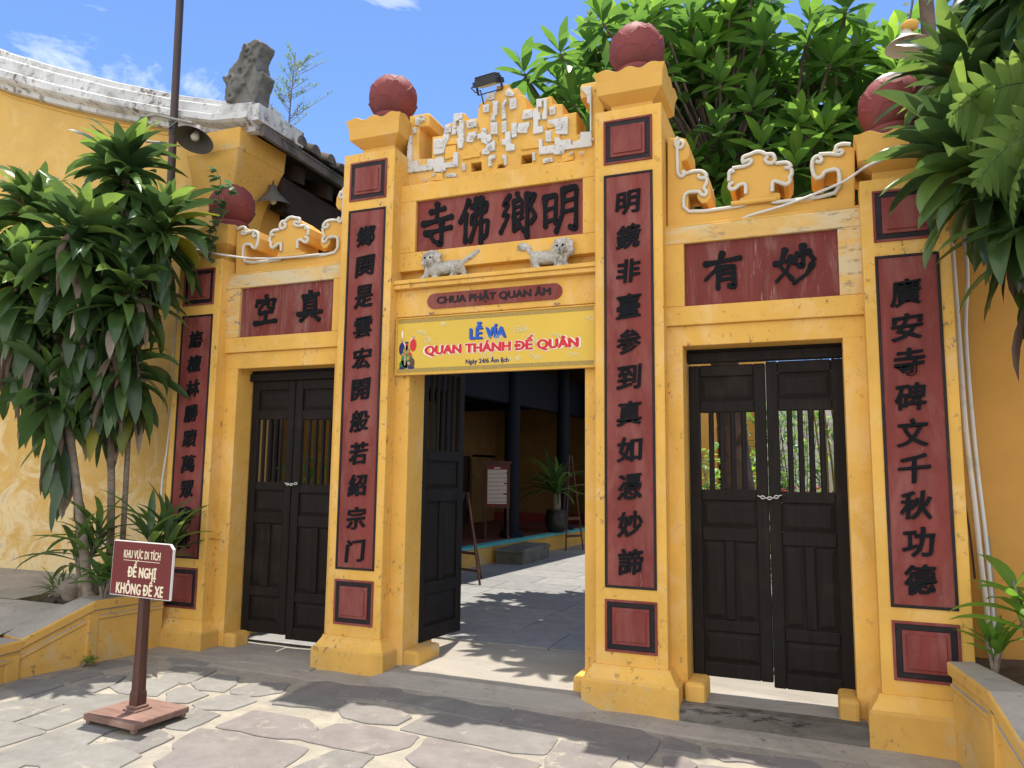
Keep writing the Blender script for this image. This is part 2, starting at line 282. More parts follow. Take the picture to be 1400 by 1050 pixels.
def brush(mb,strokes,cx,cz,size,y,depth=.016,mi=0,nx=1.0):
    """brush-written character: every stroke a tapering ribbon with rounded ends, raised in front of the board"""
    k=size/100.; n=0
    for st in strokes:
        pts=[Vector((p[0]-50,p[1]-50)) for p in st[0]]; wd=st[1]
        # resample
        P=[]; tot=sum((pts[i+1]-pts[i]).length for i in range(len(pts)-1)); acc=0
        for i in range(len(pts)-1):
            seg=(pts[i+1]-pts[i]); m=max(2,int(seg.length/4))
            for j in range(m): P.append((pts[i]+seg*(j/m),(acc+seg.length*j/m)/tot))
            acc+=seg.length
        P.append((pts[-1],1.0))
        # smooth corners a little
        Q=[P[0]]+[((P[i-1][0]+P[i][0]*2+P[i+1][0])/4,P[i][1]) for i in range(1,len(P)-1)]+[P[-1]]
        lf=[];rg=[]; tail=st[2] if len(st)>2 else .8
        for i,(p,t) in enumerate(Q):
            d=(Q[min(i+1,len(Q)-1)][0]-Q[max(i-1,0)][0]).normalized(); nrm=Vector((-d.y,d.x))
            ww=wd/2*((1.15-.45*math.sin(math.pi*min(1,t*1.0)))*(1-t)+ (tail*(1.12-.4*math.sin(math.pi*t)))*t)*(1+.10*math.sin(p.x*.9+p.y*.7))
            lf.append(p+nrm*ww); rg.append(p-nrm*ww)
        d0=(Q[0][0]-Q[1][0]).normalized(); d1=(Q[-1][0]-Q[-2][0]).normalized()
        def cap(a,b,dd):
            c=(a+b)/2; r=(a-b).length/2; e=(a-b).normalized(); return [c+e*math.cos(t)*r+dd*math.sin(t)*r*.8 for t in (R(45),R(90),R(135))]
        poly=lf+cap(lf[-1],rg[-1],d1)+rg[::-1]+cap(rg[0],lf[0],d0)
        n+=1; yf=y-depth-.0006*n
        pts3=[(cx+p.x*k*nx,cz+p.y*k) for p in poly]
        m=len(lf); m2=len(poly)
        # quads along the ribbon (front), walls round it
        vs=[(x,yf,z) for x,z in pts3]+[(x,y+.004,z) for x,z in pts3]
        fs=[]
        for i in range(m-1): fs.append((i,i+1,m+3+(m-2-i),m+3+(m-1-i))[::-1])
        fs.append((m-1,m,m+1,m+2,m+3)[::-1]); fs.append((2*m+2,2*m+3,2*m+4,2*m+5,0)[::-1])
        for i in range(m2): j=(i+1)%m2; fs.append((i,j,m2+j,m2+i))
        mb.add(vs,fs,mi)
def chaikin(p,n=2,k=.25):
    for _ in range(n):
        q=[]
        for i in range(len(p)):
            a=p[i];b=p[(i+1)%len(p)]; q.append((a[0]*(1-k)+b[0]*k,a[1]*(1-k)+b[1]*k)); q.append((a[0]*k+b[0]*(1-k),a[1]*k+b[1]*(1-k)))
        p=q
    return p
def curve_solid(polys,depth,bev=0,closed=True):
    """filled outline(s) in x,z (first is the outline, others are holes), extruded by depth along y with rounded edges"""
    c=bpy.data.curves.new('outline','CURVE'); c.dimensions='2D'; c.fill_mode='BOTH'; c.extrude=max(0,depth/2-bev); c.bevel_depth=bev; c.bevel_resolution=1; c.offset=-bev
    for p in polys:
        s=c.splines.new('POLY'); s.points.add(len(p)-1); s.use_cyclic_u=True
        for i,(x,z) in enumerate(p): s.points[i].co=(x,z,0,1)
    o=bpy.data.objects.new('outline',c); COL.objects.link(o); dg=bpy.context.evaluated_depsgraph_get(); dg.update()
    me=bpy.data.meshes.new_from_object(o.evaluated_get(dg)); bpy.data.objects.remove(o); bpy.data.curves.remove(c); return me
XZ=Matrix(((1,0,0,0),(0,0,-1,0),(0,1,0,0),(0,0,0,1)))       # local x,y,z -> world x,-z,y
def solid(mb,polys,y0,y1,bev=0,mi=0,mirror=False):
    me=curve_solid(polys,y1-y0,bev); T=Matrix.Translation((0,(y0+y1)/2,0))@XZ
    if mirror:
        T=Matrix.Scale(-1,4,(1,0,0))@T; vs=[T@v.co for v in me.vertices]; mb.add(vs,[tuple(p.vertices)[::-1] for p in me.polygons],mi)
    else: mb.merge(me,T,mi)
    bpy.data.meshes.remove(me)
def leaf(mb,p,az,el,L_,W,droop,var,mi=0,segs=6,fold=.22,base=.35,swing=0,shape='strap',curl=0):
    """one leaf: a folded blade whose midrib bends down by droop; strap, or lance (frangipani)"""
    p=Vector(p); q=[]; st=L_/segs; e=el; a=az
    for i in range(segs+1):
        t=i/segs
        if shape=='strap': wd=W*min(1,base+1.9*t)*(1-t**3.4)**.95 if t<1 else 0
        else: wd=W*max(.04,math.sin(math.pi*min(1,t*.97+.03)**1.25))
        d=Vector((math.cos(e)*math.sin(a),math.cos(e)*math.cos(a),math.sin(e)))
        s_=Vector((math.cos(a),-math.sin(a),0)); n_=s_.cross(d)
        cr=curl*t; s2=s_*math.cos(cr)+n_*math.sin(cr); n2=n_*math.cos(cr)-s_*math.sin(cr)
        q+= [p+s2*(-wd/2)+n2*(wd*fold), p.copy(), p+s2*(wd/2)+n2*(wd*fold)]
        p=p+d*st; e-=droop/segs*(.5+t); a+=swing/segs
        e=max(e,-1.5)
    fs=[]
    for i in range(segs):
        b=i*3
        if i==segs-1: fs+=[(b,b+1,b+4),(b+1,b+2,b+4)]
        else: fs+=[(b,b+1,b+4,b+3),(b+1,b+2,b+5,b+4)]
    mb.add(q,fs,mi,var,True)
def gz(x): return -.105-.012*x
SLABS=[[(-2.878,-1.332),(-2.959,-1.188),(-2.787,-1.077),(-2.622,-1.137),(-2.601,-1.408)],
[(-2.845,-1.033),(-2.884,-0.906),(-2.782,-0.785),(-2.629,-0.828),(-2.644,-1.064)],
[(-2.898,-0.722),(-2.906,-0.543),(-2.778,-0.484),(-2.658,-0.533),(-2.733,-0.763)],
[(-2.541,-1.068),(-2.541,-0.861),(-2.434,-0.795),(-2.323,-1.003),(-2.295,-1.181)],
[(-2.291,-1.021),(-2.312,-0.829),(-2.098,-0.733),(-1.97,-0.778),(-1.882,-1.043),(-2.14,-1.081)],
[(-2.546,-1.414),(-2.561,-1.175),(-2.337,-1.185),(-2.278,-1.409),(-2.468,-1.437)],
[(-2.257,-1.399),(-2.297,-1.198),(-2.011,-1.116),(-1.905,-1.2),(-1.905,-1.446),(-2.176,-1.419)],
[(-2.623,-1.672),(-2.575,-1.541),(-2.541,-1.426),(-2.25,-1.43),(-2.215,-1.759),(-2.347,-1.78)],
[(-2.155,-1.756),(-2.207,-1.447),(-1.942,-1.455),(-1.912,-1.766),(-2.098,-1.767)],
[(-2.211,-1.976),(-2.26,-1.802),(-2.173,-1.788),(-1.881,-1.808),(-1.897,-2.048),(-1.91,-2.171)],
[(-1.834,-1.81),(-1.832,-1.541),(-1.593,-1.52),(-1.579,-1.676),(-1.528,-1.836),(-1.753,-1.818)],
[(-1.787,-2.117),(-1.837,-1.822),(-1.497,-1.853),(-1.473,-2.127),(-1.547,-2.159)],
[(-1.75,-2.148),(-1.543,-2.175),(-1.52,-2.334),(-1.77,-2.292)],
[(-1.46,-2.13),(-1.483,-1.857),(-1.4,-1.81),(-1.131,-1.84),(-1.105,-1.985),(-1.073,-2.188),(-1.317,-2.197)],
[(-1.416,-1.797),(-1.341,-1.659),(-1.343,-1.527),(-1.187,-1.569),(-1.174,-1.801)],
[(-2.298,-0.528),(-2.308,-0.447),(-1.99,-0.389),(-1.919,-0.68),(-1.926,-0.741),(-2.112,-0.773)],
[(-2.528,-0.307),(-2.51,-0.212),(-2.348,-0.182),(-2.15,-0.178),(-2.183,-0.338),(-2.359,-0.397)],
[(-1.878,-0.71),(-1.877,-0.496),(-1.715,-0.46),(-1.601,-0.613),(-1.554,-0.772),(-1.739,-0.807)],
[(-1.855,-0.954),(-1.857,-0.811),(-1.691,-0.856),(-1.596,-0.876),(-1.587,-1.059),(-1.705,-1.097)],
[(-1.514,-1.069),(-1.486,-0.857),(-1.345,-0.794),(-1.229,-0.856),(-1.251,-1.058),(-1.436,-1.118)],
[(-1.528,-0.719),(-1.499,-0.515),(-1.29,-0.439),(-1.211,-0.619),(-1.292,-0.758),(-1.463,-0.779)],
[(-1.51,-1.284),(-1.449,-1.146),(-1.234,-1.162),(-1.22,-1.319),(-1.211,-1.434),(-1.334,-1.453)],
[(-1.083,-1.314),(-1.086,-1.012),(-0.712,-1.008),(-0.555,-1.11),(-0.556,-1.282),(-0.675,-1.327),(-1.038,-1.323)],
[(-1.104,-1.639),(-1.148,-1.413),(-1.015,-1.378),(-0.421,-1.382),(-0.368,-1.637),(-0.378,-1.919),(-0.76,-2.004),(-0.978,-1.876),(-1.014,-1.701)],
[(-1.078,-0.833),(-1.09,-0.628),(-0.883,-0.566),(-0.722,-0.6),(-0.617,-0.754),(-0.859,-0.8)],
[(-0.536,-1.273),(-0.488,-1.004),(-0.38,-0.944),(0.025,-0.97),(0.054,-1.122),(-0.031,-1.282),(-0.285,-1.297)],
[(-0.252,-1.344),(-0.032,-1.331),(-0.017,-1.484),(-0.013,-1.838),(-0.311,-1.726)],
[(-1.127,-0.565),(-1.145,-0.332),(-1.021,-0.237),(-0.856,-0.233),(-0.567,-0.189),(-0.571,-0.473),(-0.748,-0.546),(-1.053,-0.621)],
[(-0.535,-0.192),(-0.456,-0.156),(-0.145,-0.196),(0.327,-0.257),(0.347,-0.535),(-0.096,-0.49),(-0.552,-0.465)],
[(-0.719,-0.673),(-0.606,-0.599),(-0.299,-0.613),(-0.166,-0.689),(-0.178,-0.835),(-0.341,-0.882),(-0.538,-0.854)],
[(-0.106,-0.893),(-0.083,-0.599),(-0.027,-0.556),(0.362,-0.589),(0.763,-0.646),(0.775,-0.899),(0.608,-0.941),(0.049,-0.91)],
[(0.143,-1.265),(0.139,-1.105),(0.1,-0.967),(0.213,-0.962),(0.594,-1.014),(0.787,-1.051),(0.797,-1.245),(0.768,-1.5),(0.487,-1.464),(0.212,-1.32)],
[(0.372,-0.279),(0.628,-0.262),(1.182,-0.301),(1.181,-0.613),(0.729,-0.563),(0.408,-0.559),(0.361,-0.443)],
[(0.816,-0.668),(0.938,-0.702),(1.158,-0.782),(1.144,-0.914),(1.207,-1.232),(0.929,-1.353),(0.825,-0.957)],
[(0.938,-0.663),(1.05,-0.635),(1.195,-0.643),(1.19,-0.754),(1.035,-0.74),(0.949,-0.735)],
[(1.209,-0.626),(1.213,-0.343),(1.304,-0.413),(1.312,-0.602),(1.295,-0.848),(1.233,-0.779)],
[(1.35,-0.416),(1.377,-0.362),(1.528,-0.421),(1.544,-0.537),(1.373,-0.538)],
[(1.603,-0.469),(1.649,-0.423),(1.801,-0.435),(2.106,-0.402),(2.184,-0.489),(2.183,-0.558),(1.793,-0.539),(1.699,-0.575)],
[(1.395,-0.663),(1.501,-0.642),(1.564,-0.707),(1.538,-0.83),(1.456,-1.001)],
[(1.592,-0.7),(1.804,-0.677),(1.959,-0.678),(1.903,-1.009),(1.615,-1.036)]]
CREST=[[(-0.81,3.709),(-0.83,4.334),(-0.634,4.332),(-0.622,4.312),(-0.626,4.218),(-0.719,4.225),(-0.711,3.949),(-0.595,3.936),(-0.595,4.119),(-0.485,4.114),(-0.483,4.203),(-0.403,4.212),(-0.398,4.282),(-0.316,4.279),(-0.292,4.255),(-0.287,4.214),(-0.19,4.211),(-0.185,4.311),(-0.165,4.333),(-0.124,4.339),(-0.112,4.403),(-0.035,4.399),(-0.031,4.449),(0.018,4.453),(0.03,3.596)]]
CREST_W=[[(-0.745,4.302),(-0.667,4.302),(-0.661,4.265),(-0.705,4.254),(-0.719,4.229),(-0.743,4.238)],
[(-0.767,4.215),(-0.736,4.218),(-0.738,4.165),(-0.768,4.165)],
[(-0.809,3.834),(-0.582,3.828),(-0.573,3.849),(-0.553,3.802),(-0.459,3.802),(-0.455,3.827),(-0.348,3.821),(-0.349,3.943),(-0.39,3.948),(-0.395,3.871),(-0.47,3.869),(-0.476,3.918),(-0.5,3.931),(-0.538,3.928),(-0.561,3.914),(-0.623,3.927),(-0.627,3.879),(-0.708,3.878),(-0.715,3.928),(-0.77,3.927),(-0.777,4.153),(-0.797,4.156),(-0.816,4.051)],
[(-0.572,4.084),(-0.485,4.083),(-0.481,4.114),(-0.429,4.11),(-0.432,4.062),(-0.46,4.022),(-0.474,3.953),(-0.565,3.95)],
[(-0.47,4.188),(-0.426,4.185),(-0.415,4.121),(-0.462,4.12)],
[(-0.395,4.272),(-0.32,4.271),(-0.315,4.219),(-0.366,4.219),(-0.372,4.096),(-0.41,4.1),(-0.402,4.181)],
[(-0.342,4.21),(-0.302,4.206),(-0.297,4.031),(-0.309,3.972),(-0.346,3.967),(-0.364,4.051),(-0.344,4.065),(-0.364,4.121),(-0.363,4.161),(-0.341,4.161)],
[(-0.277,4.19),(-0.199,4.19),(-0.191,4.132),(-0.271,4.128)],
[(-0.269,4.092),(-0.19,4.092),(-0.183,4.061),(-0.214,4.035),(-0.218,4.006),(-0.278,4.015)],
[(-0.178,4.064),(-0.147,4.064),(-0.145,4.107),(-0.105,4.105),(-0.101,4.048),(-0.061,4.045),(-0.056,4.001),(-0.095,3.965),(-0.141,3.989),(-0.149,4.025),(-0.178,4.021)],
[(-0.1,3.965),(-0.029,3.993),(-0.025,3.902),(-0.068,3.909),(-0.076,3.884),(-0.137,3.889),(-0.138,3.932),(-0.104,3.938)],
[(-0.071,4.147),(-0.009,4.14),(-0.009,4.037),(-0.065,4.046)],
[(-0.065,4.32),(-0.004,4.313),(-0.01,4.201),(-0.032,4.188),(-0.027,4.152),(-0.067,4.155),(-0.065,4.202),(-0.046,4.22),(-0.047,4.286)],
[(-0.137,4.302),(-0.083,4.301),(-0.084,4.236),(-0.134,4.236)],
[(-0.107,4.393),(-0.044,4.394),(-0.04,4.337),(-0.083,4.332),(-0.109,4.35)],
[(-0.08,3.868),(-0.023,3.872),(-0.022,3.842),(-0.053,3.829),(-0.052,3.786),(-0.079,3.777)],
[(-0.311,3.841),(-0.284,3.839),(-0.283,3.781),(-0.308,3.782)],
[(-0.454,3.775),(-0.365,3.773),(-0.363,3.738),(-0.453,3.744)]]
CREST_H=[[(-0.24,3.84),(-0.152,3.839),(-0.148,3.77),(-0.237,3.77)]]
CREST_P=[[(-0.577,3.797),(-0.482,3.796),(-0.481,3.744),(-0.355,3.735),(-0.355,3.709),(-0.575,3.739)],
[(-0.469,4.006),(-0.37,4.008),(-0.368,3.911),(-0.466,3.899)],
[(-0.313,3.92),(-0.158,3.918),(-0.157,3.879),(-0.312,3.876)],
[(-0.466,4.076),(-0.362,4.068),(-0.361,4.015),(-0.464,4.023)]]
SIDE=[[(1.3,3.1),(1.309,3.761),(1.393,3.753),(1.435,3.735),(1.46,3.681),(1.464,3.614),(1.443,3.579),(1.406,3.574),(1.405,3.519),(1.425,3.472),(1.451,3.468),(1.493,3.487),(1.544,3.48),(1.584,3.444),(1.598,3.377),(1.602,3.29),(1.571,3.251),(1.535,3.256),(1.51,3.291),(1.506,3.33),(1.449,3.332),(1.447,3.207),(1.789,3.213),(1.79,3.255),(1.82,3.262),(1.821,3.299),(1.824,3.346),(1.783,3.357),(1.757,3.318),(1.723,3.328),(1.714,3.383),(1.72,3.446),(1.746,3.475),(1.805,3.471),(1.816,3.518),(1.866,3.548),(1.896,3.57),(1.944,3.563),(1.963,3.544),(2.01,3.531),(2.028,3.486),(2.023,3.461),(2.094,3.461),(2.121,3.436),(2.129,3.388),(2.123,3.337),(2.099,3.304),(2.07,3.302),(2.034,3.339),(1.996,3.344),(1.994,3.276),(2.046,3.259),(2.044,3.217),(1.991,3.188),(2.389,3.188),(2.395,3.37),(2.332,3.367),(2.316,3.32),(2.266,3.317),(2.244,3.351),(2.242,3.413),(2.253,3.474),(2.29,3.489),(2.363,3.478),(2.382,3.516),(2.419,3.536),(2.473,3.527),(2.507,3.486),(2.491,2.965)]]
SIDE_T=[[(1.388,3.748),(1.361,3.714),(1.376,3.672),(1.413,3.667),(1.424,3.704),(1.393,3.725),(1.376,3.672),(1.379,3.528),(1.379,3.484),(1.404,3.453),(1.431,3.476),(1.421,3.5),(1.41,3.474),(1.493,3.487),(1.549,3.479),(1.579,3.444),(1.564,3.425),(1.528,3.43),(1.518,3.448),(1.533,3.451)],
[(1.579,3.423),(1.573,3.38),(1.552,3.356),(1.577,3.326),(1.566,3.3),(1.536,3.31),(1.526,3.338),(1.418,3.341),(1.416,3.189),(1.828,3.198),(1.829,3.224)],
[(1.83,3.277),(1.832,3.35),(1.792,3.35),(1.757,3.318),(1.723,3.328),(1.728,3.365),(1.753,3.366)],
[(1.724,3.381),(1.725,3.445),(1.745,3.459),(1.755,3.436)],
[(1.746,3.469),(1.815,3.47),(1.849,3.476),(1.874,3.493),(1.87,3.515),(1.84,3.509),(1.815,3.497),(1.816,3.539),(1.866,3.548),(1.905,3.563),(1.944,3.552),(1.962,3.533),(2.01,3.531),(2.024,3.487),(2.004,3.464),(1.971,3.474),(1.957,3.502),(1.981,3.515)],
[(2.023,3.461),(2.094,3.461),(2.121,3.431),(2.107,3.417),(2.079,3.426)],
[(2.121,3.41),(2.124,3.368),(2.105,3.36),(2.114,3.328),(2.089,3.305),(2.061,3.319),(2.024,3.34),(2,3.338),(1.998,3.27)],
[(1.997,3.213),(1.996,3.197),(2.029,3.193),(2.407,3.196),(2.413,3.373),(2.323,3.365),(2.308,3.332),(2.275,3.321),(2.254,3.355),(2.246,3.412),(2.257,3.463),(2.29,3.478),(2.312,3.444),(2.297,3.426),(2.27,3.44)],
[(2.29,3.483),(2.363,3.478),(2.416,3.459),(2.439,3.476),(2.418,3.495),(2.39,3.484),(2.396,3.524),(2.437,3.533),(2.481,3.521)]]
CREST_R=[[(0.678,4.298),(0.752,4.292),(0.756,4.221),(0.757,3.928),(0.744,3.931),(0.743,4.153),(0.723,4.161),(0.719,4.228),(0.707,4.238),(0.682,4.276)],
[(0.67,3.943),(0.755,3.933),(0.761,3.818),(0.543,3.823),(0.542,3.79),(0.46,3.798),(0.456,3.811),(0.341,3.816),(0.337,3.938),(0.365,3.942),(0.368,3.875),(0.468,3.876),(0.464,3.935),(0.497,3.931),(0.522,3.901),(0.593,3.902),(0.599,3.855),(0.609,3.854),(0.609,3.878),(0.666,3.878)],
[(0.413,4.081),(0.572,4.084),(0.569,3.943),(0.472,3.959),(0.469,4.017),(0.451,4.025),(0.442,4.047),(0.413,4.052)],
[(0.392,3.997),(0.441,3.993),(0.441,3.905),(0.397,3.911)],
[(0.314,4.268),(0.401,4.261),(0.402,4.092),(0.366,4.094),(0.364,4.136),(0.378,4.176),(0.374,4.245),(0.361,4.243),(0.361,4.196),(0.331,4.201),(0.331,4.167),(0.349,4.147),(0.349,4.097),(0.332,4.095),(0.332,4.044),(0.371,4.042),(0.374,3.991),(0.29,3.988),(0.294,4.098),(0.284,4.15),(0.293,4.183),(0.319,4.187)],
[(0.423,4.185),(0.469,4.185),(0.469,4.122),(0.425,4.121)],
[(0.211,4.193),(0.28,4.189),(0.287,4.124),(0.198,4.122)],
[(0.168,4.093),(0.259,4.095),(0.259,4.061),(0.242,4.038),(0.238,4.005),(0.16,4.022),(0.16,4.048)],
[(0.107,4.108),(0.155,4.108),(0.154,3.993),(0.113,3.987)],
[(0.059,4.043),(0.103,4.04),(0.109,3.941),(0.14,3.928),(0.14,3.881),(0.07,3.883),(0.065,3.931),(0.034,3.944),(0.029,3.983),(0.06,3.987)],
[(0.283,3.842),(0.308,3.842),(0.309,3.775),(0.288,3.774)],
[(0.368,3.779),(0.448,3.779),(0.452,3.746),(0.373,3.741)],
[(0.091,4.313),(0.148,4.307),(0.149,4.225),(0.097,4.221)],
[(0.055,4.376),(0.086,4.401),(0.13,4.349),(0.122,4.329),(0.055,4.341)],
[(0.029,4.134),(0.067,4.14),(0.068,4.05),(0.03,4.039)],
[(0.027,4.281),(0.043,4.296),(0.069,4.321),(0.071,4.291),(0.052,4.268),(0.064,4.154),(0.031,4.151)],
[(0.035,3.859),(0.07,3.857),(0.071,3.777),(0.051,3.771),(0.053,3.822),(0.036,3.824)]]
# ================================================================ ground
random.seed(7)
g=MB(); g.add([(-40,-40,gz(-40)-.006),(40,-40,gz(40)-.006),(40,.30,gz(40)-.006),(-40,.30,gz(-40)-.006)],[(0,1,2,3)])
g.build('ground','mortar')['kind']='structure'
def inpoly(x,y,p):
    c=False
    for i in range(len(p)):
        (x1,y1),(x2,y2)=p[i],p[i-1]
        if (y1>y)!=(y2>y) and x<(x2-x1)*(y-y1)/(y2-y1)+x1: c=not c
    return c
sb=MB()
def slab(poly,var,h=.003,gr=.020):
    h+=random.uniform(-.0012,.0012)
    if sum(poly[i][0]*poly[(i+1)%len(poly)][1]-poly[(i+1)%len(poly)][0]*poly[i][1] for i in range(len(poly)))<0: poly=poly[::-1]
    mx_=sum(p[0] for p in poly)/len(poly); my_=sum(p[1] for p in poly)/len(poly)
    rx=max(abs(x-mx_) for x,y in poly); ry=max(abs(y-my_) for x,y in poly); q=chaikin([(mx_+(x-mx_)*(1+gr/rx),my_+(y-my_)*(1+gr/ry)) for x,y in poly],1,.05); q=[p for i in range(len(q)) for p in (q[i],((q[i][0]*2+q[(i+1)%len(q)][0])/3,(q[i][1]*2+q[(i+1)%len(q)][1])/3),((q[i][0]+2*q[(i+1)%len(q)][0])/3,(q[i][1]+2*q[(i+1)%len(q)][1])/3))]
    q=[(x+mnoise.noise(Vector((x*9,y*9,1)))*.012+mnoise.noise(Vector((x*31,y*31,2)))*.006,y+mnoise.noise(Vector((x*9,y*9,5)))*.012+mnoise.noise(Vector((x*31,y*31,7)))*.006) for x,y in q]
    cx=sum(p[0] for p in q)/len(q); cy=sum(p[1] for p in q)/len(q)
    tilt=(random.uniform(-.004,.004),random.uniform(-.004,.004))
    def zz(x,y): return gz(x)+h+tilt[0]*(x-cx)+tilt[1]*(y-cy)
    top=[(x+(cx-x)*.02,y+(cy-y)*.02,zz(x,y)) for x,y in q]
    sb.loops([[(x,y,gz(x)-.02) for x,y in q],[(x,y,zz(x,y)-.0035) for x,y in q],top],0,False,True,False,var)
for p in SLABS:
    slab(p,min(1,max(0,random.gauss(.25 if sum(a for a,b in p)/len(p)<-1.2 else .75,.22))))
y=-.55
rows=[]
for r_ in range(26):
    d=random.uniform(.42,.62); x=-9+random.random()
    while x<9:
        wd=random.uniform(.5,1.0); c=[(x+.03,y),(x+wd-.03,y),(x+wd-.03,y-d+.06),(x+.03,y-d+.06)]
        c=[(a+random.uniform(-.03,.03),b+random.uniform(-.03,.03)) for a,b in c]
        mxx,myy=x+wd/2,y-d/2; ok=True
        for p in SLABS:
            bx0,bx1=min(a for a,b in p),max(a for a,b in p); by0,by1=min(b for a,b in p),max(b for a,b in p)
            if bx0<x+wd-.02 and bx1>x+.02 and by0<y-.02 and by1>y-d+.08: ok=False
        inside=(-2.75+.25*max(0,-y-1)*0<x) or y<-1.9
        if ok and (x>-2.85 or y<-2.0) and not (x+wd>2.85 and y>-2.2): slab(c,random.random(),.005,.0)
        x+=wd
    y-=d
sb.build('pavement','slab')['kind']='structure'
# cement lip at the gate's foot and the three sills
th=MB()
def strip(x0,x1,prof,n=14,amp=.012,mi=0,tap=0):
    L_=[]
    for i in range(n+1):
        x=x0+(x1-x0)*i/n; tf=min(1,min(x-x0,x1-x)/tap+.001) if tap else 1; prof_=prof; prof=[(y_,-.135+(z_+.135)*tf if y_<-.05 else z_,g_) for y_,z_,g_ in prof]; L_.append([(x,yy+mnoise.noise(Vector((x*2.3,k,3)))*amp*2*(1 if k in(1,2) else 0),zz+(gz(x)+.1)*gg+mnoise.noise(Vector((x*4,k*3,9)))*amp*(1 if 0<k<len(prof)-1 else 0)) for k,(yy,zz,gg) in enumerate(prof)]); prof=prof_
    th.loops(L_,mi,False,False,False,.5,closed=False)
strip(-2.98,2.98,[(-.36,-.125,1),(-.27,-.098,1),(-.16,-.086,1),(.02,-.080,1),(.06,-.080,1)],40,.010)
strip(-1.02,1.02,[(-.25,-.13,1),(-.20,-.088,1),(-.10,-.052,.5),(-.06,-.034,.3),(.30,-.022,0),(.95,-.012,0)],30,.006,2,.30)
strip(-2.50,-1.32,[(-.20,-.13,1),(-.15,-.084,1),(-.05,-.066,.5),(.02,-.056,.3),(.35,-.052,0),(.95,-.040,0)],14,.006,2)
strip(1.34,2.47,[(-.105,-.20,1),(-.085,-.13,1),(-.062,-.045,.2),(-.02,-.022,0),(.06,-.018,0)],20,.011,1)
strip(1.29,2.52,[(.06,-.0185,0),(.16,-.020,0),(.40,-.024,0),(.95,-.020,0)],16,.004,2)
struct(th.build('threshold',['concrete','sill','sillstone']))
# courtyard paving behind the gate
ct=MB(); ct.add([(-14,.35,-.03),(14,.35,-.03),(14,24,-.03),(-14,24,-.03)],[(0,1,2,3)],0,.1)
y=.97; k=0
random.seed(11)
while y<22:
    d=random.choice((.52,.60,.66)); x=-4+random.uniform(0,.8)
    while x<9:
        wd=random.uniform(.9,1.25); zt=random.uniform(-.0008,.0008)
        ct.box(x+.004,x+wd-.004,y+.004,y+d-.004,-.05,zt,0,None,random.random()); x+=wd
    y+=d
struct(ct.build('courtyard_paving','court'))
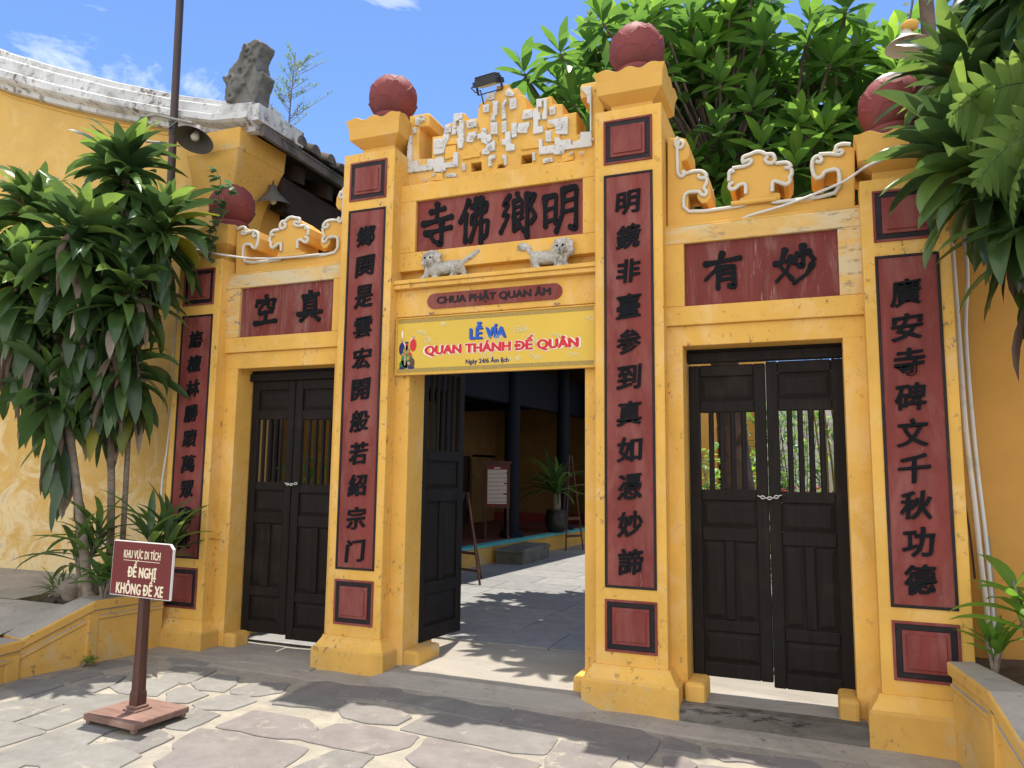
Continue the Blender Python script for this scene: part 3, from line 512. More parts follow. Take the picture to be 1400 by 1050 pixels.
# ================================================================ the gate
GL=(0,.24,-.1)
gate=thing('temple_gate',GL,'ochre temple gate with red panels, black lettering and white scrolled crest','gate')
PW=.475; PD=.60
def pillar(xc,zt,pt,pb,chars,csize,first):
    a=xc-PW/2; b=xc+PW/2; m=MB(); zb=-.30
    e=.078
    def ring(x,z,y0=0): return [(a-x,y0-x,z),(b+x,y0-x,z),(b+x,PD+x,z),(a-x,PD+x,z)]
    m.loops([ring(e,zb),ring(e,.075),ring(e-.012,.088)],1,True,True)
    m.loops([ring(e-.014,.086),ring(e-.022,.098),ring(.040,.122),ring(.022,.150),ring(.018,.168)],0,True,True)
    m.loops([ring(0,.15),ring(0,zt)],0,True,True)
    nk=-.085; rn=lambda z:[(a+.085,.135,z),(b-.085,.135,z),(b-.085,.475,z),(a+.085,.475,z)]
    m.loops([rn(zt-.02),rn(zt+.105)],2,True,True)
    p=m.build('pillar',['yellow','yellow_stain','yellow_clean'],gate,.006)
    # flared cap with a scalloped tile edge
    cp=MB(); z0=zt+.095; n=96
    def sq(h,z,wav=0,flare=0):
        L_=[]
        for i in range(n):
            t=4*i/n; s=int(t); f=t-s
            u=-1+2*f; q=[(u,-1),(1,u),(-u,1),(-1,-u)][s]
            wv=wav*math.cos(math.pi*u*3+math.pi); cor=abs(u)**4
            hh=h+flare*cor
            L_.append((xc+q[0]*hh,.305+q[1]*(hh+.02),z-wv*1.0+.012*cor*(1 if wav else 0)))
        return L_
    cp.loops([sq(.150,z0),sq(.232,z0+.060)],0,True,False); cp.loops([sq(.232,z0+.060),sq(.233,z0+.066),sq(.240,z0+.155,.003),sq(.247,z0+.196,.010,.004),sq(.252,z0+.222,.014,.006)],0,False,False)
    cp.loops([sq(.252,z0+.222,.014,.006),sq(.247,z0+.225,.014,.006)],2,False,False); cp.loops([sq(.247,z0+.225,.014,.006),sq(.19,z0+.205,.004)],1,False,True)
    cp.build('scalloped_cap',['yellow_clean','teal','yellow_worn'],p)
    # lotus bud ball
    bl=MB(); r=.200; zc=zt+.605; nu,nv=150,110; rnd=random.Random(int(xc*100)); off=[rnd.random() for _ in range(8)]
    rows=[(-1.25,1.10,5),(-.70,1.12,5),(-.10,1.05,5),(.50,.85,4),(.95,.62,3)]
    L_=[]
    for j in range(1,nv):
        ph=-math.pi/2+math.pi*j/nv; l=[]
        for i in range(nu):
            thv=2*math.pi*i/nu; dsp=0; 
            for k,(bz,hh,cn) in enumerate(rows):
                u=(thv/(2*math.pi)*cn+off[k])%1-.5
                edge=bz+hh*(1-2.3*abs(u)**2.6)+.055*math.sin(u*19+k*2+off[k]*9)*(1-abs(u))
                if ph<edge: 
                    tt=max(0,(ph-(edge-hh))/hh); gap=edge-ph; dsp=.009*tt-.004*abs(u)-k*.0015+.0075*math.exp(-(gap/.045)**2); break
            rr=r+dsp
            # slightly wider below the middle, flattened top
            l.append((xc+rr*math.cos(ph)*math.cos(thv),.335+rr*math.cos(ph)*math.sin(thv),zc+rr*1.0*math.sin(ph)))
        L_.append(l)
    bl.loops(L_,0,True,True,True)
    bl.lathe([(.13,-.36),(.14,-.30),(.14,-.24),(.158,-.195),(.162,-.18),(.150,-.160),(.12,-.15)],(xc,.335,zc),40)
    bl.build('lotus_ball','ball',p)
    # couplet board: sunk, black edge
    px0,px1=xc-.172,xc+.172
    def frame(name,z0,z1,mats,kind):
        f=MB(); t=.016; y=-.004
        if kind=='long':
            for q in ((px0,px1,z0,z0+t),(px0,px1,z1-t,z1),(px0,px0+t,z0+t,z1-t),(px1-t,px1,z0+t,z1-t)): f.box(q[0],q[1],y-.004,.02,q[2],q[3],1)
            f.box(px0+t,px1-t,y+.002,.02,z0+t,z1-t,0)
        else:
            A=[.0,.016,.052]; 
            def sqf(i0,i1,yy,mi):
                for q in ((px0+i0,px1-i0,z0+i0,z0+i1),(px0+i0,px1-i0,z1-i1,z1-i0),(px0+i0,px0+i1,z0+i1,z1-i1),(px1-i1,px1-i0,z0+i1,z1-i1)): f.box(q[0],q[1],yy,.02,q[2],q[3],mi)
            sqf(0,.016,-.010,0); sqf(.016,.050,-.004,1)
            f.box(px0+.050,px1-.050,-.012,.02,z0+.050,z1-.050,0); f.box(px0+.072,px1-.072,-.022,.02,z0+.072,z1-.072,0)
        return f.build(name,mats,p,.003)
    frame('couplet_board',.656,pt,['red','border'],'long')
    for (z0,z1) in ((.250,.582),(zt-.40,zt-.075)): frame('square_panel',z0,z1,['red','border'],'sq')
    lt=MB()
    for k,(ch,(dx,zc_)) in enumerate(zip(chars,first)):
        put_text(lt,ch,xc+dx,zc_,-.012,csize*(.92 if ch not in '是之' else 1),csize*.90,.010,.010,0,.06,.10,.040,k+int(xc*7),None,.022)
    lt.build('lettering','black',p)
    return p
def zs(z0,z1,n): return [z0+(z1-z0)*k/(n-1) for k in range(n)]
P1=pillar(-2.752,3.22,2.734,.656,'旃檀林勝蹟萬眾瞻依',.158,[(.0,z) for z in zs(2.52,.80,9)])
P2=pillar(-1.058,3.96,3.484,.656,'鄉関是雲宏開般若紹宗门',.178,[(.0,z) for z in zs(3.26,.80,11)])
P3=pillar(1.058,3.96,3.484,.656,'明鏡非臺参到真如憑妙諦',.178,[(.0,z) for z in zs(3.27,.83,11)])
P4=pillar(2.752,3.22,2.734,.656,'廣安寺碑文千秋功德',.178,[(-.015,z) for z in zs(2.50,.82,9)])
W12=9
STK={'寺':[([(30,82),(72,87)],11),([(50,98),(50,60)],12),([(8,56),(94,66)],12),([(16,34),(92,42)],11),([(64,58),(64,4),(52,10)],13),([(32,28),(42,14)],11)],
'佛':[([(28,97),(4,50)],11),([(20,68),(20,4)],12),([(36,82),(80,88),(78,68),(38,64),(35,42),(84,48),(80,14),(70,10)],10),([(50,98),(48,40),(34,4)],11),([(64,98),(64,0)],12)],
'鄉':[([(26,96),(8,76),(24,77),(6,52),(24,54),(2,16)],10),([(46,98),(50,88)],11),([(37,82),(37,50)],9),([(37,82),(60,84),(59,54)],9),([(38,68),(58,70)],8),([(37,54),(60,56)],8),([(38,48),(37,14),(52,24)],9),([(60,46),(46,34)],8),([(46,38),(66,14)],10),([(74,93),(74,0)],12),([(74,90),(96,92),(82,66),(97,44),(84,30)],10)],
'明':[([(10,82),(12,18)],12),([(10,80),(40,85),(38,24)],11),([(12,54),(36,57)],9),([(12,28),(38,32)],9),([(58,94),(56,40),(40,4)],11),([(57,92),(92,97),(91,6),(76,12)],12),([(58,68),(88,71)],9),([(56,45),(88,48)],9)],
'有':[([(4,72),(96,82)],11),([(50,99),(36,60),(4,28)],11,.5),([(38,58),(37,2)],11),([(38,57),(80,61),(80,3),(66,9)],12),([(40,42),(78,44)],9),([(40,26),(78,28)],9)],
'妙':[([(26,92),(12,50),(42,12)],10),([(40,72),(30,38),(2,8)],10,.5),([(0,56),(48,66)],10),([(70,98),(69,44),(60,47)],12),([(57,78),(48,55)],10),([(83,82),(96,60)],11),([(92,48),(76,22),(44,0)],11,.45)],
'空':[([(50,99),(53,88)],11),([(14,83),(9,65)],10),([(14,82),(90,86),(80,68)],10),([(40,74),(20,50)],10,.5),([(58,74),(60,57),(84,56)],9),([(26,40),(78,44)],10),([(51,42),(51,10)],11),([(6,5),(95,10)],12)],
'真':[([(20,86),(82,91)],10),([(50,100),(50,80)],11),([(28,78),(28,28)],10),([(28,77),(73,80),(72,28)],10),([(30,64),(70,65)],7),([(30,51),(70,52)],7),([(30,38),(70,39)],7),([(4,25),(97,30)],11),([(36,22),(16,2)],11),([(62,22),(88,3)],12)]}
# centre bay wall
wl=MB()
wl.box(-.83,-.70,.12,.45,-.2,2.22); wl.box(.712,.83,.12,.45,-.2,2.22)
wl.box(-.83,.83,.118,.452,2.20,2.60); wl.box(-.83,.83,.10,.45,2.60,2.815)
wl.box(-.83,.83,.045,.45,2.815,2.85); wl.box(-.83,.83,.03,.45,2.85,2.882)
wl.box(-.83,.83,.20,.449,2.87,2.99)
wl.box(-.83,.83,.12,.45,2.975,3.125); wl.box(-.83,.83,.12,.45,3.545,3.685); wl.box(-.83,-.685,.12,.45,3.125,3.545); wl.box(.695,.83,.12,.45,3.125,3.545)
wl.box(-.69,.70,.158,.448,3.12,3.55)
cw=wl.build('lintel_wall',['yellow'],gate,.006)
nb=MB(); nb.box(-.685,.695,.150,.17,3.125,3.545); nb.build('name_board','red',cw,.002)
lt=MB()
for ch,x in zip('寺佛鄉明',(-.505,-.165,.185,.515)):
    brush(lt,[(s_[0],s_[1]*1.22)+tuple(s_[2:]) for s_ in STK[ch]],x,3.330,.355,.15,.012,0,.84)
lt.build('lettering','black',cw)
pl=MB(); pz=2.708; hh=.060; pp=[(x,z) for x,z in [( .55-hh+hh*math.cos(t),pz+hh*math.sin(t)) for t in [R(-90+15*i) for i in range(13)]]+[(-.545+hh+hh*math.cos(t),pz+hh*math.sin(t)) for t in [R(90+15*i) for i in range(13)]]]
pl.prism_xz(pp,.090,.11); pq=pl.build('name_plaque','red',cw,.003)
lt=MB(); put_text(lt,'CHÙA PHẬT QUAN ÂM'.replace('Ù','U'),.003,2.713,.086,.086,.92,0,.004,0,0,0,0,0,None,.05); lt.build('plaque_lettering','border',cw)
# centre crest
def centre(p): return [(x-.019,z) for x,z in p]
oc=centre(CREST[0]); left=[p for p in oc]
left[-1]=(0,left[-1][1]); left[-2]=(0,left[-2][1])
zb=3.66
left=[(x,max(z,zb)) for x,z in left]; left[0]=(-.83,zb); left[1]=(-.83,left[1][1]); left[-1]=(0,zb)
full=left[:-1]+[(-x,z) for x,z in left[::-1] if x<-1e-4]
hl=centre(CREST_H[0]); hr=[(-x,z) for x,z in hl]; hc=[(-.035,3.765),(.035,3.765),(.022,3.795),(-.022,3.795)]
cm=MB(); solid(cm,[full,hl,hr,hc],.23,.50,.008)
for p in CREST_P:
    p=centre(p); solid(cm,[p],.215,.24,.004); solid(cm,[[(-x,z) for x,z in p]],.215,.24,.004)
crest=cm.build('crest','yellow',cw)
wm=MB()
for src in (CREST_W,CREST_R):
    for i,p in enumerate(src):
        p=chaikin(centre(p),1,.05); dp=.204+.003*(i%3); solid(wm,[p],dp,.236,.004)
        gx=sum(q[0] for q in p)/len(p); gz_=sum(q[1] for q in p)/len(p)
        if len(p)<=16:
            k=.52; ip=[(gx+(q[0]-gx)*k,gz_+(q[1]-gz_)*k) for q in p]; solid(wm,[ip],dp-.007,dp+.006,.003)
            k=.22; ip=[(gx+(q[0]-gx)*k,gz_+(q[1]-gz_)*k) for q in p]; solid(wm,[ip],dp-.012,dp,.003)
for (ux_,uz_) in ((-.66,3.745),(-.58,3.775),(-.50,3.80),(-.455,3.76),(-.39,3.83),(.50,3.80),(.58,3.78),(.66,3.77),(.74,3.86),(.40,3.76)):
    wm.tube([(ux_+.016*(1-t/10)*math.cos(t*.8),.203,uz_+.016*(1-t/10)*math.sin(t*.8)) for t in range(10)],.005,5)
wm.build('crest_fretwork','white',cw)
# side bays
def side(sg):
    X=lambda a:a*sg
    m=MB()
    def bx(x0,x1,y0,y1,z0,z1,mi=0): a,b=sorted((X(x0),X(x1))); m.box(a,b,y0,y1,z0,z1,mi)
    bx(1.285,1.397,.12,.45,-.2,2.27); bx(2.388,2.525,.12,.45,-.2,2.27); bx(1.285,2.525,.118,.60,2.262,2.40)
    bx(1.285,2.525,.09,.598,2.40,2.53); bx(1.285,2.525,.09,.598,2.965,3.085,2); bx(1.285,1.42,.09,.45,2.53,2.965); bx(2.382,2.525,.09,.45,2.53,2.965,2)
    bx(1.41,2.39,.13,.448,2.525,2.97); bx(1.285,2.525,.10,.45,3.085,3.106,1)
    s=m.build('side_bay',['yellow','yellow_stain','yellow_worn'],gate,.006)
    a,b=sorted((X(1.42),X(2.382))); n=MB(); n.box(a,b,.118,.14,2.53,2.965); n.build('name_board','red_faded',s,.002)
    l=MB()
    if sg>0: put=[('有',1.67,.225),('妙',2.125,.225)]
    else: put=[('空',-2.115,.225),('真',-1.66,.225)]
    for ch,x,z in put: brush(l,[(s_[0],s_[1]*1.5)+tuple(s_[2:]) for s_ in STK[ch]],x,2.757,z*1.10,.118,.010)
    l.build('lettering','black',s)
    c=MB(); o=[(min(max(x,1.29),2.52),max(z,3.09)) for x,z in SIDE[0]]
    o=[p for i,p in enumerate(o) if i==0 or p!=o[i-1]]
    oo=o if sg>0 else [(-x,z) for x,z in o]
    solid(c,[oo],.14,.42,.008)
    a,b=sorted((X(1.735),X(2.02))); zz=3.215
    c.loops([[(a,.12+.018*math.cos(t),zz+.018*math.sin(t)) for t in [R(36*i) for i in range(10)]],[(b,.12+.018*math.cos(t),zz+.018*math.sin(t)) for t in [R(36*i) for i in range(10)]]],0,True,True,True)
    c.build('crest','yellow_clean',s)
    t=MB()
    for i,p in enumerate(SIDE_T):
        pts=[((x if sg>0 else -x),.133-.0006*i,z) for x,z in p]; q=[]
        for k in range(len(pts)-1):
            for j in range(3): q.append(tuple(pts[k][c_]+(pts[k+1][c_]-pts[k][c_])*j/3 for c_ in range(3)))
        q.append(pts[-1])
        q=[q[0]]+[tuple((q[k-1][c_]+q[k][c_]*2+q[k+1][c_])/4 for c_ in range(3)) for k in range(1,len(q)-1)]+[q[-1]]
        t.tube(q,.0135,7)
    t.build('crest_scrollwork','white_clean',s)
side(1); side(-1)
# pivot blocks
for x0,x1,y0,y1,z1 in ((-.72,-.57,.14,.50,.075),(.655,.74,.02,.34,.062),(-2.40,-2.27,.12,.30,.060),(1.385,1.515,.05,.32,.095),(2.285,2.40,.05,.32,.100)):
    m=MB(); m.box(x0,x1,y0,y1,-.13,z1); m.build('pivot_block','yellow_stain',gate,.025)
# doors
def door(hx,hy,ang,wd,z0,z1,t=.045,sgn=1,nb=4):
    """one leaf, hinge at hx,hy; grows along +u (sgn 1) turned by ang about the hinge"""
    T=Matrix.Translation((hx,hy,0))@Matrix.Rotation(ang,4,'Z')@Matrix.Scale(sgn,4,(1,0,0))
    H=z1-z0; f=lambda k:z0+H*k
    zz=dict(b=f(.04),p1=f(.128),r1=f(.145),v0=f(.175),v1=f(.425),m0=f(.435),m1=f(.468),g0=f(.586),g1=f(.846),t0=f(.878),t1=f(.975))
    sw=.075
    m=MB(); fl=sgn<0
    def bx(u0,u1,za,zb,y0=0,y1=t,mb=m):
        q=MB(); q.box(u0,u1,y0,y1,za,zb)
        vs=[T@Vector(p) for p in q.v]; mb.add(vs,[tuple(f_[::-1]) if fl else tuple(f_) for f_ in q.f])
    bx(0,sw,z0,z1); bx(wd-sw,wd,z0,z1)
    for a,b in ((z0,f(.045)),(f(.140),f(.178)),(f(.425),f(.468)),(f(.555),f(.590)),(f(.842),f(.880)),(f(.962),z1)): bx(sw,wd-sw,a,b,.002,t-.002)
    mid=wd/2; bx(mid-.03,mid+.03,f(.178),f(.425),.003,t-.003)
    d=m.build('door_leaf','wood',gate,.008)
    def panel(u0,u1,a,b):
        q=MB(); i=.012; o=.035
        bx(u0,u1,a,b,.020,t-.018,q); bx(u0+i,u1-i,a+i,b-i,.012,t-.012,q) if 0 else None
        vs=[T@Vector(p) for p in ((u0+.008,.0185,a+.008),(u1-.008,.0185,a+.008),(u1-.008,.0185,b-.008),(u0+.008,.0185,b-.008))]; ws=[T@Vector(p) for p in ((u0+o,.009,a+o),(u1-o,.009,a+o),(u1-o,.009,b-o),(u0+o,.009,b-o))]
        q.loops([vs,ws] if not fl else [vs[::-1],ws[::-1]],0,False,True); q.build('door_panel','wood',d)
    panel(sw,wd-sw,f(.045),f(.140)); panel(sw,mid-.03,f(.178),f(.425)); panel(mid+.03,wd-sw,f(.178),f(.425)); panel(sw,wd-sw,f(.468),f(.555)); panel(sw,wd-sw,f(.880),f(.962))
    for k in range(nb):
        u=sw+(wd-2*sw)*(k+1)/(nb+1) if nb!=5 else sw+(wd-2*sw)*(k+.9)/(nb+.8)
        q=MB(); 
        pr=[(u-.018,.5*t),(u-.010,.004),(u+.010,.004),(u+.018,.5*t),(u,.5*t+.016)]
        l0=[T@Vector((a,b,f(.588))) for a,b in pr]; l1=[T@Vector((a,b,f(.845))) for a,b in pr]
        q.loops([l0,l1],0,True,True); q.build('grille_bar','wood',d)
    return d
door(1.405,.30,0,.505,.085,2.15); door(2.392,.298,0,.478,.055,2.16,.045,-1)
door(-2.372,.30,0,.455,.045,2.17); door(-1.392,.285,0,.505,.018,2.165,.045,-1)
door(-.700,.36,R(82),.60,.075,2.62,.045,1,5); door(.722,.36,R(-84),.60,.075,2.62,.045,-1,5)
for a,b in ((1.398,2.387),(-2.387,-1.398)):
    m=MB(); m.box(a,b,.275,.36,2.168,2.236); m.box(a,b,.30,.38,2.236,2.268); m.build('door_head','wood',gate,.006)
# ================================================================ banner, lions, floodlight, chains, cables
bn=thing('festival_banner',(0,.10,2.36),'yellow framed festival banner with blue and red lettering above the open doorway','banner')
m=MB(); m.box(-.80,.795,.086,.112,2.150,2.578); m.build('board','banner',bn,.004)
m=MB(); 
for z0,z1 in ((2.548,2.572),(2.160,2.190)): m.box(-.79,.785,.0835,.087,z0,z1,0)
m.build('border_band','bannerband',bn)
m=MB(); z=[(-.805,.80,2.578,2.590),(-.805,.80,2.138,2.150)]
for a,b,c,d in z: m.box(a,b,.078,.114,c,d)
m.box(-.812,-.80,.078,.114,2.138,2.590); m.box(.795,.807,.078,.114,2.138,2.590); m.build('frame','yellow_clean',bn,.003)
for x in (-.505,.513):
    q=MB(); q.tube([(x-.02,.095,2.612),(x-.012,.085,2.620),(x,.082,2.604),(x+.012,.085,2.620),(x+.02,.095,2.612)],.004,6); q.tube([(x,.086,2.612),(x,.083,2.585)],.004,6); q.build('hook','grey_metal',bn)
rnd=random.Random(5); m=MB()
for i in range(17):
    cx=rnd.uniform(-.62,.76); cz=rnd.uniform(2.215,2.525); s=rnd.uniform(.022,.042)
    if abs(cx)<.12 and cz>2.4: continue
    for k in range(rnd.randint(2,4)):
        ox,oz=rnd.uniform(-1.3,1.3)*s,rnd.uniform(-.5,.5)*s; rr=s*rnd.uniform(.45,.85)
        pts=[(cx+ox+rr*(1-t/16)*math.cos(t*.75),.0852,cz+oz+rr*(1-t/16)*math.sin(t*.75)) for t in range(15)]
        m.tube(pts,.0034,4)
    m.tube([(cx+s*(1.0+.35*t),.0852,cz-s*.45+.004*math.sin(t)) for t in range(5)],.002,4)
m.build('cloud_print','bannercloud',bn)
def words(body,cx,cz,h,w,mat,off=.02,outline=None,y=.0845):
    if outline:
        m=MB(); put_text(m,body,cx,cz,y-.0005,h*1.07,w*1.015,off+.055,.0015); m.build('lettering_outline',outline,bn)
    m=MB(); put_text(m,body,cx,cz,y-.0025,h,w,off,.002); m.build('lettering',mat,bn)
m=MB(); put_text(m,'LỄ VÍA',-.022,2.450,.0843,.125,.285,0,.0008,0,0,0,0,0,None,.05); m.build('lettering_shadow','pnavy',bn)
m=MB(); put_text(m,'LỄ VÍA',-.030,2.456,.0830,.125,.285,0,.0008,0,0,0,0,0,None,.045); m.build('lettering','pblue',bn)
line='QUAN THÁNH ĐẾ QUÂN'
m=MB(); put_text(m,line,.062,2.337,.0842,.124,1.235,0,.001,0,0,0,0,0,None,.098); m.build('lettering_outline','pwhite',bn)
m=MB(); put_text(m,line,.062,2.337,.0828,.117,1.22,0,.001,0,0,0,0,0,None,.060); m.build('lettering','pred',bn)
m=MB(); put_text(m,'Ngày 24/6 Âm lịch',-.03,2.222,.0842,.052,.345,0,.001,0,0,0,0,0,None,.035); m.build('lettering','pnavy',bn)
# small printed group of robed figures
m=MB(); y=.0848
def ellp(cx,cz,rx,rz,mi): 
    m.loops([[(cx+rx*math.cos(t),y,cz+rz*math.sin(t)) for t in [R(24*i) for i in range(15)]],[(cx+rx*math.cos(t),y-.0012-.0003*mi,cz+rz*math.sin(t)) for t in [R(24*i) for i in range(15)]]],mi,False,True)
for a in ((-.708,2.262,.050,.068,0),(-.735,2.222,.038,.036,0),(-.672,2.232,.034,.046,1),(-.752,2.345,.026,.052,3),(-.655,2.372,.028,.050,5),(-.735,2.365,.014,.03,2),(-.668,2.40,.012,.026,2),(-.712,2.330,.030,.026,6),(-.748,2.196,.026,.011,3),(-.668,2.196,.030,.011,3),(-.710,2.372,.013,.016,5),(-.710,2.352,.010,.022,7),(-.755,2.408,.011,.013,4),(-.653,2.432,.011,.013,4),(-.695,2.272,.013,.018,6),(-.724,2.262,.008,.05,4),(-.712,2.394,.017,.008,3),(-.752,2.462,.008,.030,2),(-.690,2.232,.012,.012,4),(-.738,2.300,.018,.014,6),(-.682,2.302,.016,.012,5)): ellp(*a)
m.build('figure_print',['pgreen','pbrown','pwhite','pnavy','flowerdry','pred','bannerband','black'],bn)
def remeshed(mb,name,mat,vox,parent=None,smooth=2,disp=0,dscale=.05):
    o=mb.build(name,mat,parent); r_=o.modifiers.new('remesh','REMESH'); r_.mode='VOXEL'; r_.voxel_size=vox; r_.use_smooth_shade=True
    s=o.modifiers.new('smooth','SMOOTH'); s.iterations=smooth; s.factor=.5
    if disp:
        tx=bpy.data.textures.new(name+'_relief','CLOUDS'); tx.noise_scale=dscale; d=o.modifiers.new('relief','DISPLACE'); d.texture=tx; d.strength=disp; d.mid_level=.5; d.texture_coords='LOCAL'
    return o
def lion(bx,fl,label,pose):
    root=thing('lion_statue',(bx,.115,2.882),label,'statue','plaster lions on the ledge')
    m=MB(); X=lambda x:bx+fl*x; Z=lambda z:2.882+z
    def e(x,y,z,a,b,c,ry=0): m.ell((X(x),.115+y,Z(z)),(a,b,c),9,0,Matrix.Rotation(fl*ry,3,'Y'))
    hz=.150 if pose==0 else .138
    # body, chest, mane, head (the head turns to the street)
    e(.03,.0,.085,.115,.050,.052,-.10 if pose==0 else 0); e(.105,0,.085,.055,.050,.060); e(-.075,-.005,.085,.055,.055,.075)
    e(-.10,-.015,hz,.072,.064,.075); e(-.155,-.012,hz-.015,.030,.035,.040); e(-.045,-.012,hz-.020,.030,.035,.042)
    e(-.10,-.060,hz-.010,.046,.038,.046); e(-.10,-.092,hz-.030,.030,.020,.020); e(-.10,-.092,hz-.050,.024,.016,.009); e(-.10,-.108,hz-.020,.012,.010,.010)
    for s in (-1,1):
        e(-.10+s*.030,-.088,hz+.016,.016,.010,.009); e(-.10+s*.062,-.02,hz+.040,.018,.016,.022)
        for k in range(5):
            an=k*.55-.2; e(-.10+s*(.070*math.cos(an)),-.035,hz+.062*math.sin(an)-.005,.018,.016,.018)
    for k in range(4): e(-.10+(k-1.5)*.028,-.03,hz+.070-abs(k-1.5)*.008,.017,.017,.016)
    for k in range(6): e(-.03+k*.030,0,.135-abs(k-2)*.006,.012,.012,.014)
    # legs and paws
    for x,y_,dx in ((-.115,-.035,-.03 if pose==0 else 0),(-.055,-.02,0),(.095,-.035,.01),(.135,.02,.035 if pose==0 else .005)):
        m.tube([(X(x),.115+y_,Z(.085)),(X(x+dx*.6),.115+y_,Z(.045)),(X(x+dx),.115+y_-.004,Z(.008))],[.032,.024,.022],8); e(x+dx-.012,y_-.010,.010,.030,.022,.014)
    # tail sweeping up behind
    tp=[(.125,.01,.095),(.155,.01,.125),(.205,.012,.150),(.255,.012,.178),(.292,.012,.208)] if pose==0 else [(.13,.01,.10),(.155,.01,.135),(.172,.012,.165),(.195,.012,.185),(.235,.012,.190),(.262,.012,.175)]
    rr=[.020,.022,.024,.026,.016] if pose==0 else [.020,.022,.026,.034,.036,.022]
    m.tube([(X(a),.115+b,Z(c)) for a,b,c in tp],rr,8)
    remeshed(m,'body','lion',.0055,root,1,.011,.018)
    for s in (-1,1):
        q=MB(); q.ell((X(-.10+s*.022),.115-.094,Z(hz+.004)),(.0085,.007,.0085),6); q.build('eye','black',root)
lion(-.415,1,'white plaster lion with raised straight tail on the ledge, facing left','0' and 0)
lion(.455,-1,'white plaster lion with curled tail on the ledge, at its right end',1)
fl=thing('floodlight',(-.07,.30,4.42),'black floodlight fixed on top of the centre crest','floodlight')
T=Matrix.Translation((-.105,.20,4.475))@Matrix.Rotation(R(-8),4,'Z')@Matrix.Rotation(R(24),4,'X')
m=MB(); m.box(-.105,.105,-.075,.075,-.020,.020,0,T); m.box(-.09,.09,-.06,.06,.02,.042,0,T)
for k in range(9): m.box(-.085+k*.0205,-.078+k*.0205,-.058,.058,.042,.058,0,T)
m.build('housing','blackplastic',fl,.004)
m=MB(); m.box(-.085,.085,-.056,.056,-.0235,-.0195,0,T); m.build('lens','lampglass',fl)
m=MB()
for s in (-1,1): m.box(s*.112-.004,s*.112+.004,-.012,.012,-.07,.03,0,T)
m.box(-.112,.112,-.012,.012,-.076,-.070,0,T); m.build('bracket','blackplastic',fl)
m=MB(); m.tube([(-.20,.17,4.47),(-.235,.16,4.43),(-.20,.165,4.39),(-.165,.18,4.41),(-.15,.20,4.33),(-.15,.26,4.25)],.006,6); m.build('cable','blackplastic',fl)
def chain(pts,label):
    m=MB()
    for i in range(len(pts)-1):
        a,b=Vector(pts[i]),Vector(pts[i+1]); c=(a+b)/2; d=(b-a).normalized(); l=(b-a).length*.62; n=Vector((0,0,1)) if i%2 else Vector((0,1,0)); n=(n-d*n.dot(d)).normalized()
        lp=[c+d*l*math.cos(t)+n*.0095*math.sin(t) for t in [R(36*k) for k in range(10)]]
        m.tube(lp+[lp[0]],.0038,6,0,False)
    tag(m.build('door_chain','chain'),label,'chain','chains on the side doors')
chain([(1.845+.021*k,.272-.012*math.sin(math.pi*k/7),1.268-.018*math.sin(math.pi*k/7)+.001*k) for k in range(8)],'steel chain joining the two shut leaves of the right doorway')
chain([(-1.945+.020*k,.262-.010*math.sin(math.pi*k/6),1.292-.012*math.sin(math.pi*k/6)) for k in range(7)],'steel chain joining the two shut leaves of the left doorway')
def cable(pts,r,mat,label,name='cable',cat='cable',group=None):
    q=[]; P=[Vector(p) for p in pts]
    for i in range(len(P)-1):
        p0=P[max(i-1,0)];p1=P[i];p2=P[i+1];p3=P[min(i+2,len(P)-1)]
        for j in range(6):
            t=j/6; q.append(.5*((2*p1)+(-p0+p2)*t+(2*p0-5*p1+4*p2-p3)*t*t+(-p0+3*p1-3*p2+p3)*t**3))
    q.append(P[-1]); m=MB(); m.tube(q,r,7); return tag(m.build(name,mat),label,cat,group)
cable([(1.62,.45,3.22),(1.72,.20,3.10),(1.85,.105,3.115),(2.10,.10,3.165),(2.42,.09,3.262),(2.56,-.02,3.305),(2.72,-.06,3.335),(2.90,-.02,3.35),(3.02,.30,3.33)],.009,'pvc','pale cable strung over the right crest towards the corner pillar')
cable([(-3.00,.30,3.36),(-2.97,-.02,3.35),(-2.72,-.03,3.30),(-2.50,-.02,3.245),(-2.25,.08,3.215),(-1.9,.10,3.195),(-1.62,.11,3.195),(-1.50,.2,3.22)],.009,'pvc','pale cable sagging in front of the left crest')
cable([(1.335,.30,3.42),(1.36,.2,3.30),(1.41,.17,3.20),(1.47,.2,3.10)],.007,'pvc','short cream wire poking through the scrollwork beside the tall right pillar')
cable([(-3.035,.06,3.15),(-3.04,.05,2.75),(-3.055,.04,2.35),(-3.03,.05,2.1),(-3.045,.04,1.6),(-3.08,.04,1.25),(-3.05,.04,.95),(-3.045,.04,.36)],.009,'pvc','thin grey conduit running down beside the left corner pillar')
pg='white pipes beside the right corner pillar'
cable([(3.045,.33,2.95),(3.05,.33,2.62),(3.055,.33,2.2),(3.062,.33,1.7),(3.085,.33,1.25),(3.10,.33,.9),(3.115,.32,.6),(3.12,.30,.34)],.017,'pvc','thickest white plastic pipe, down the wall nearest the right pillar','plastic_pipe','pipe',pg)
cable([(3.12,.35,2.95),(3.125,.35,2.66),(3.10,.355,2.35),(3.10,.36,2.0),(3.115,.36,1.5),(3.14,.36,1.0),(3.15,.35,.55),(3.16,.33,.34)],.013,'pvc','thinner white pipe that bends towards its neighbour by the right pillar','plastic_pipe','pipe',pg)
cable([(3.155,.39,1.05),(3.155,.39,.98),(3.16,.385,.7),(3.165,.38,.34)],.012,'grey_metal','short grey pipe stub ending at knee height behind the white pipes','plastic_pipe','pipe',pg)
cable([(3.035,.36,2.7),(3.035,.36,1.9),(3.03,.36,1.4),(3.055,.36,1.1),(3.07,.36,.8)],.006,'blackplastic','thin black wire behind the white pipes by the right pillar')
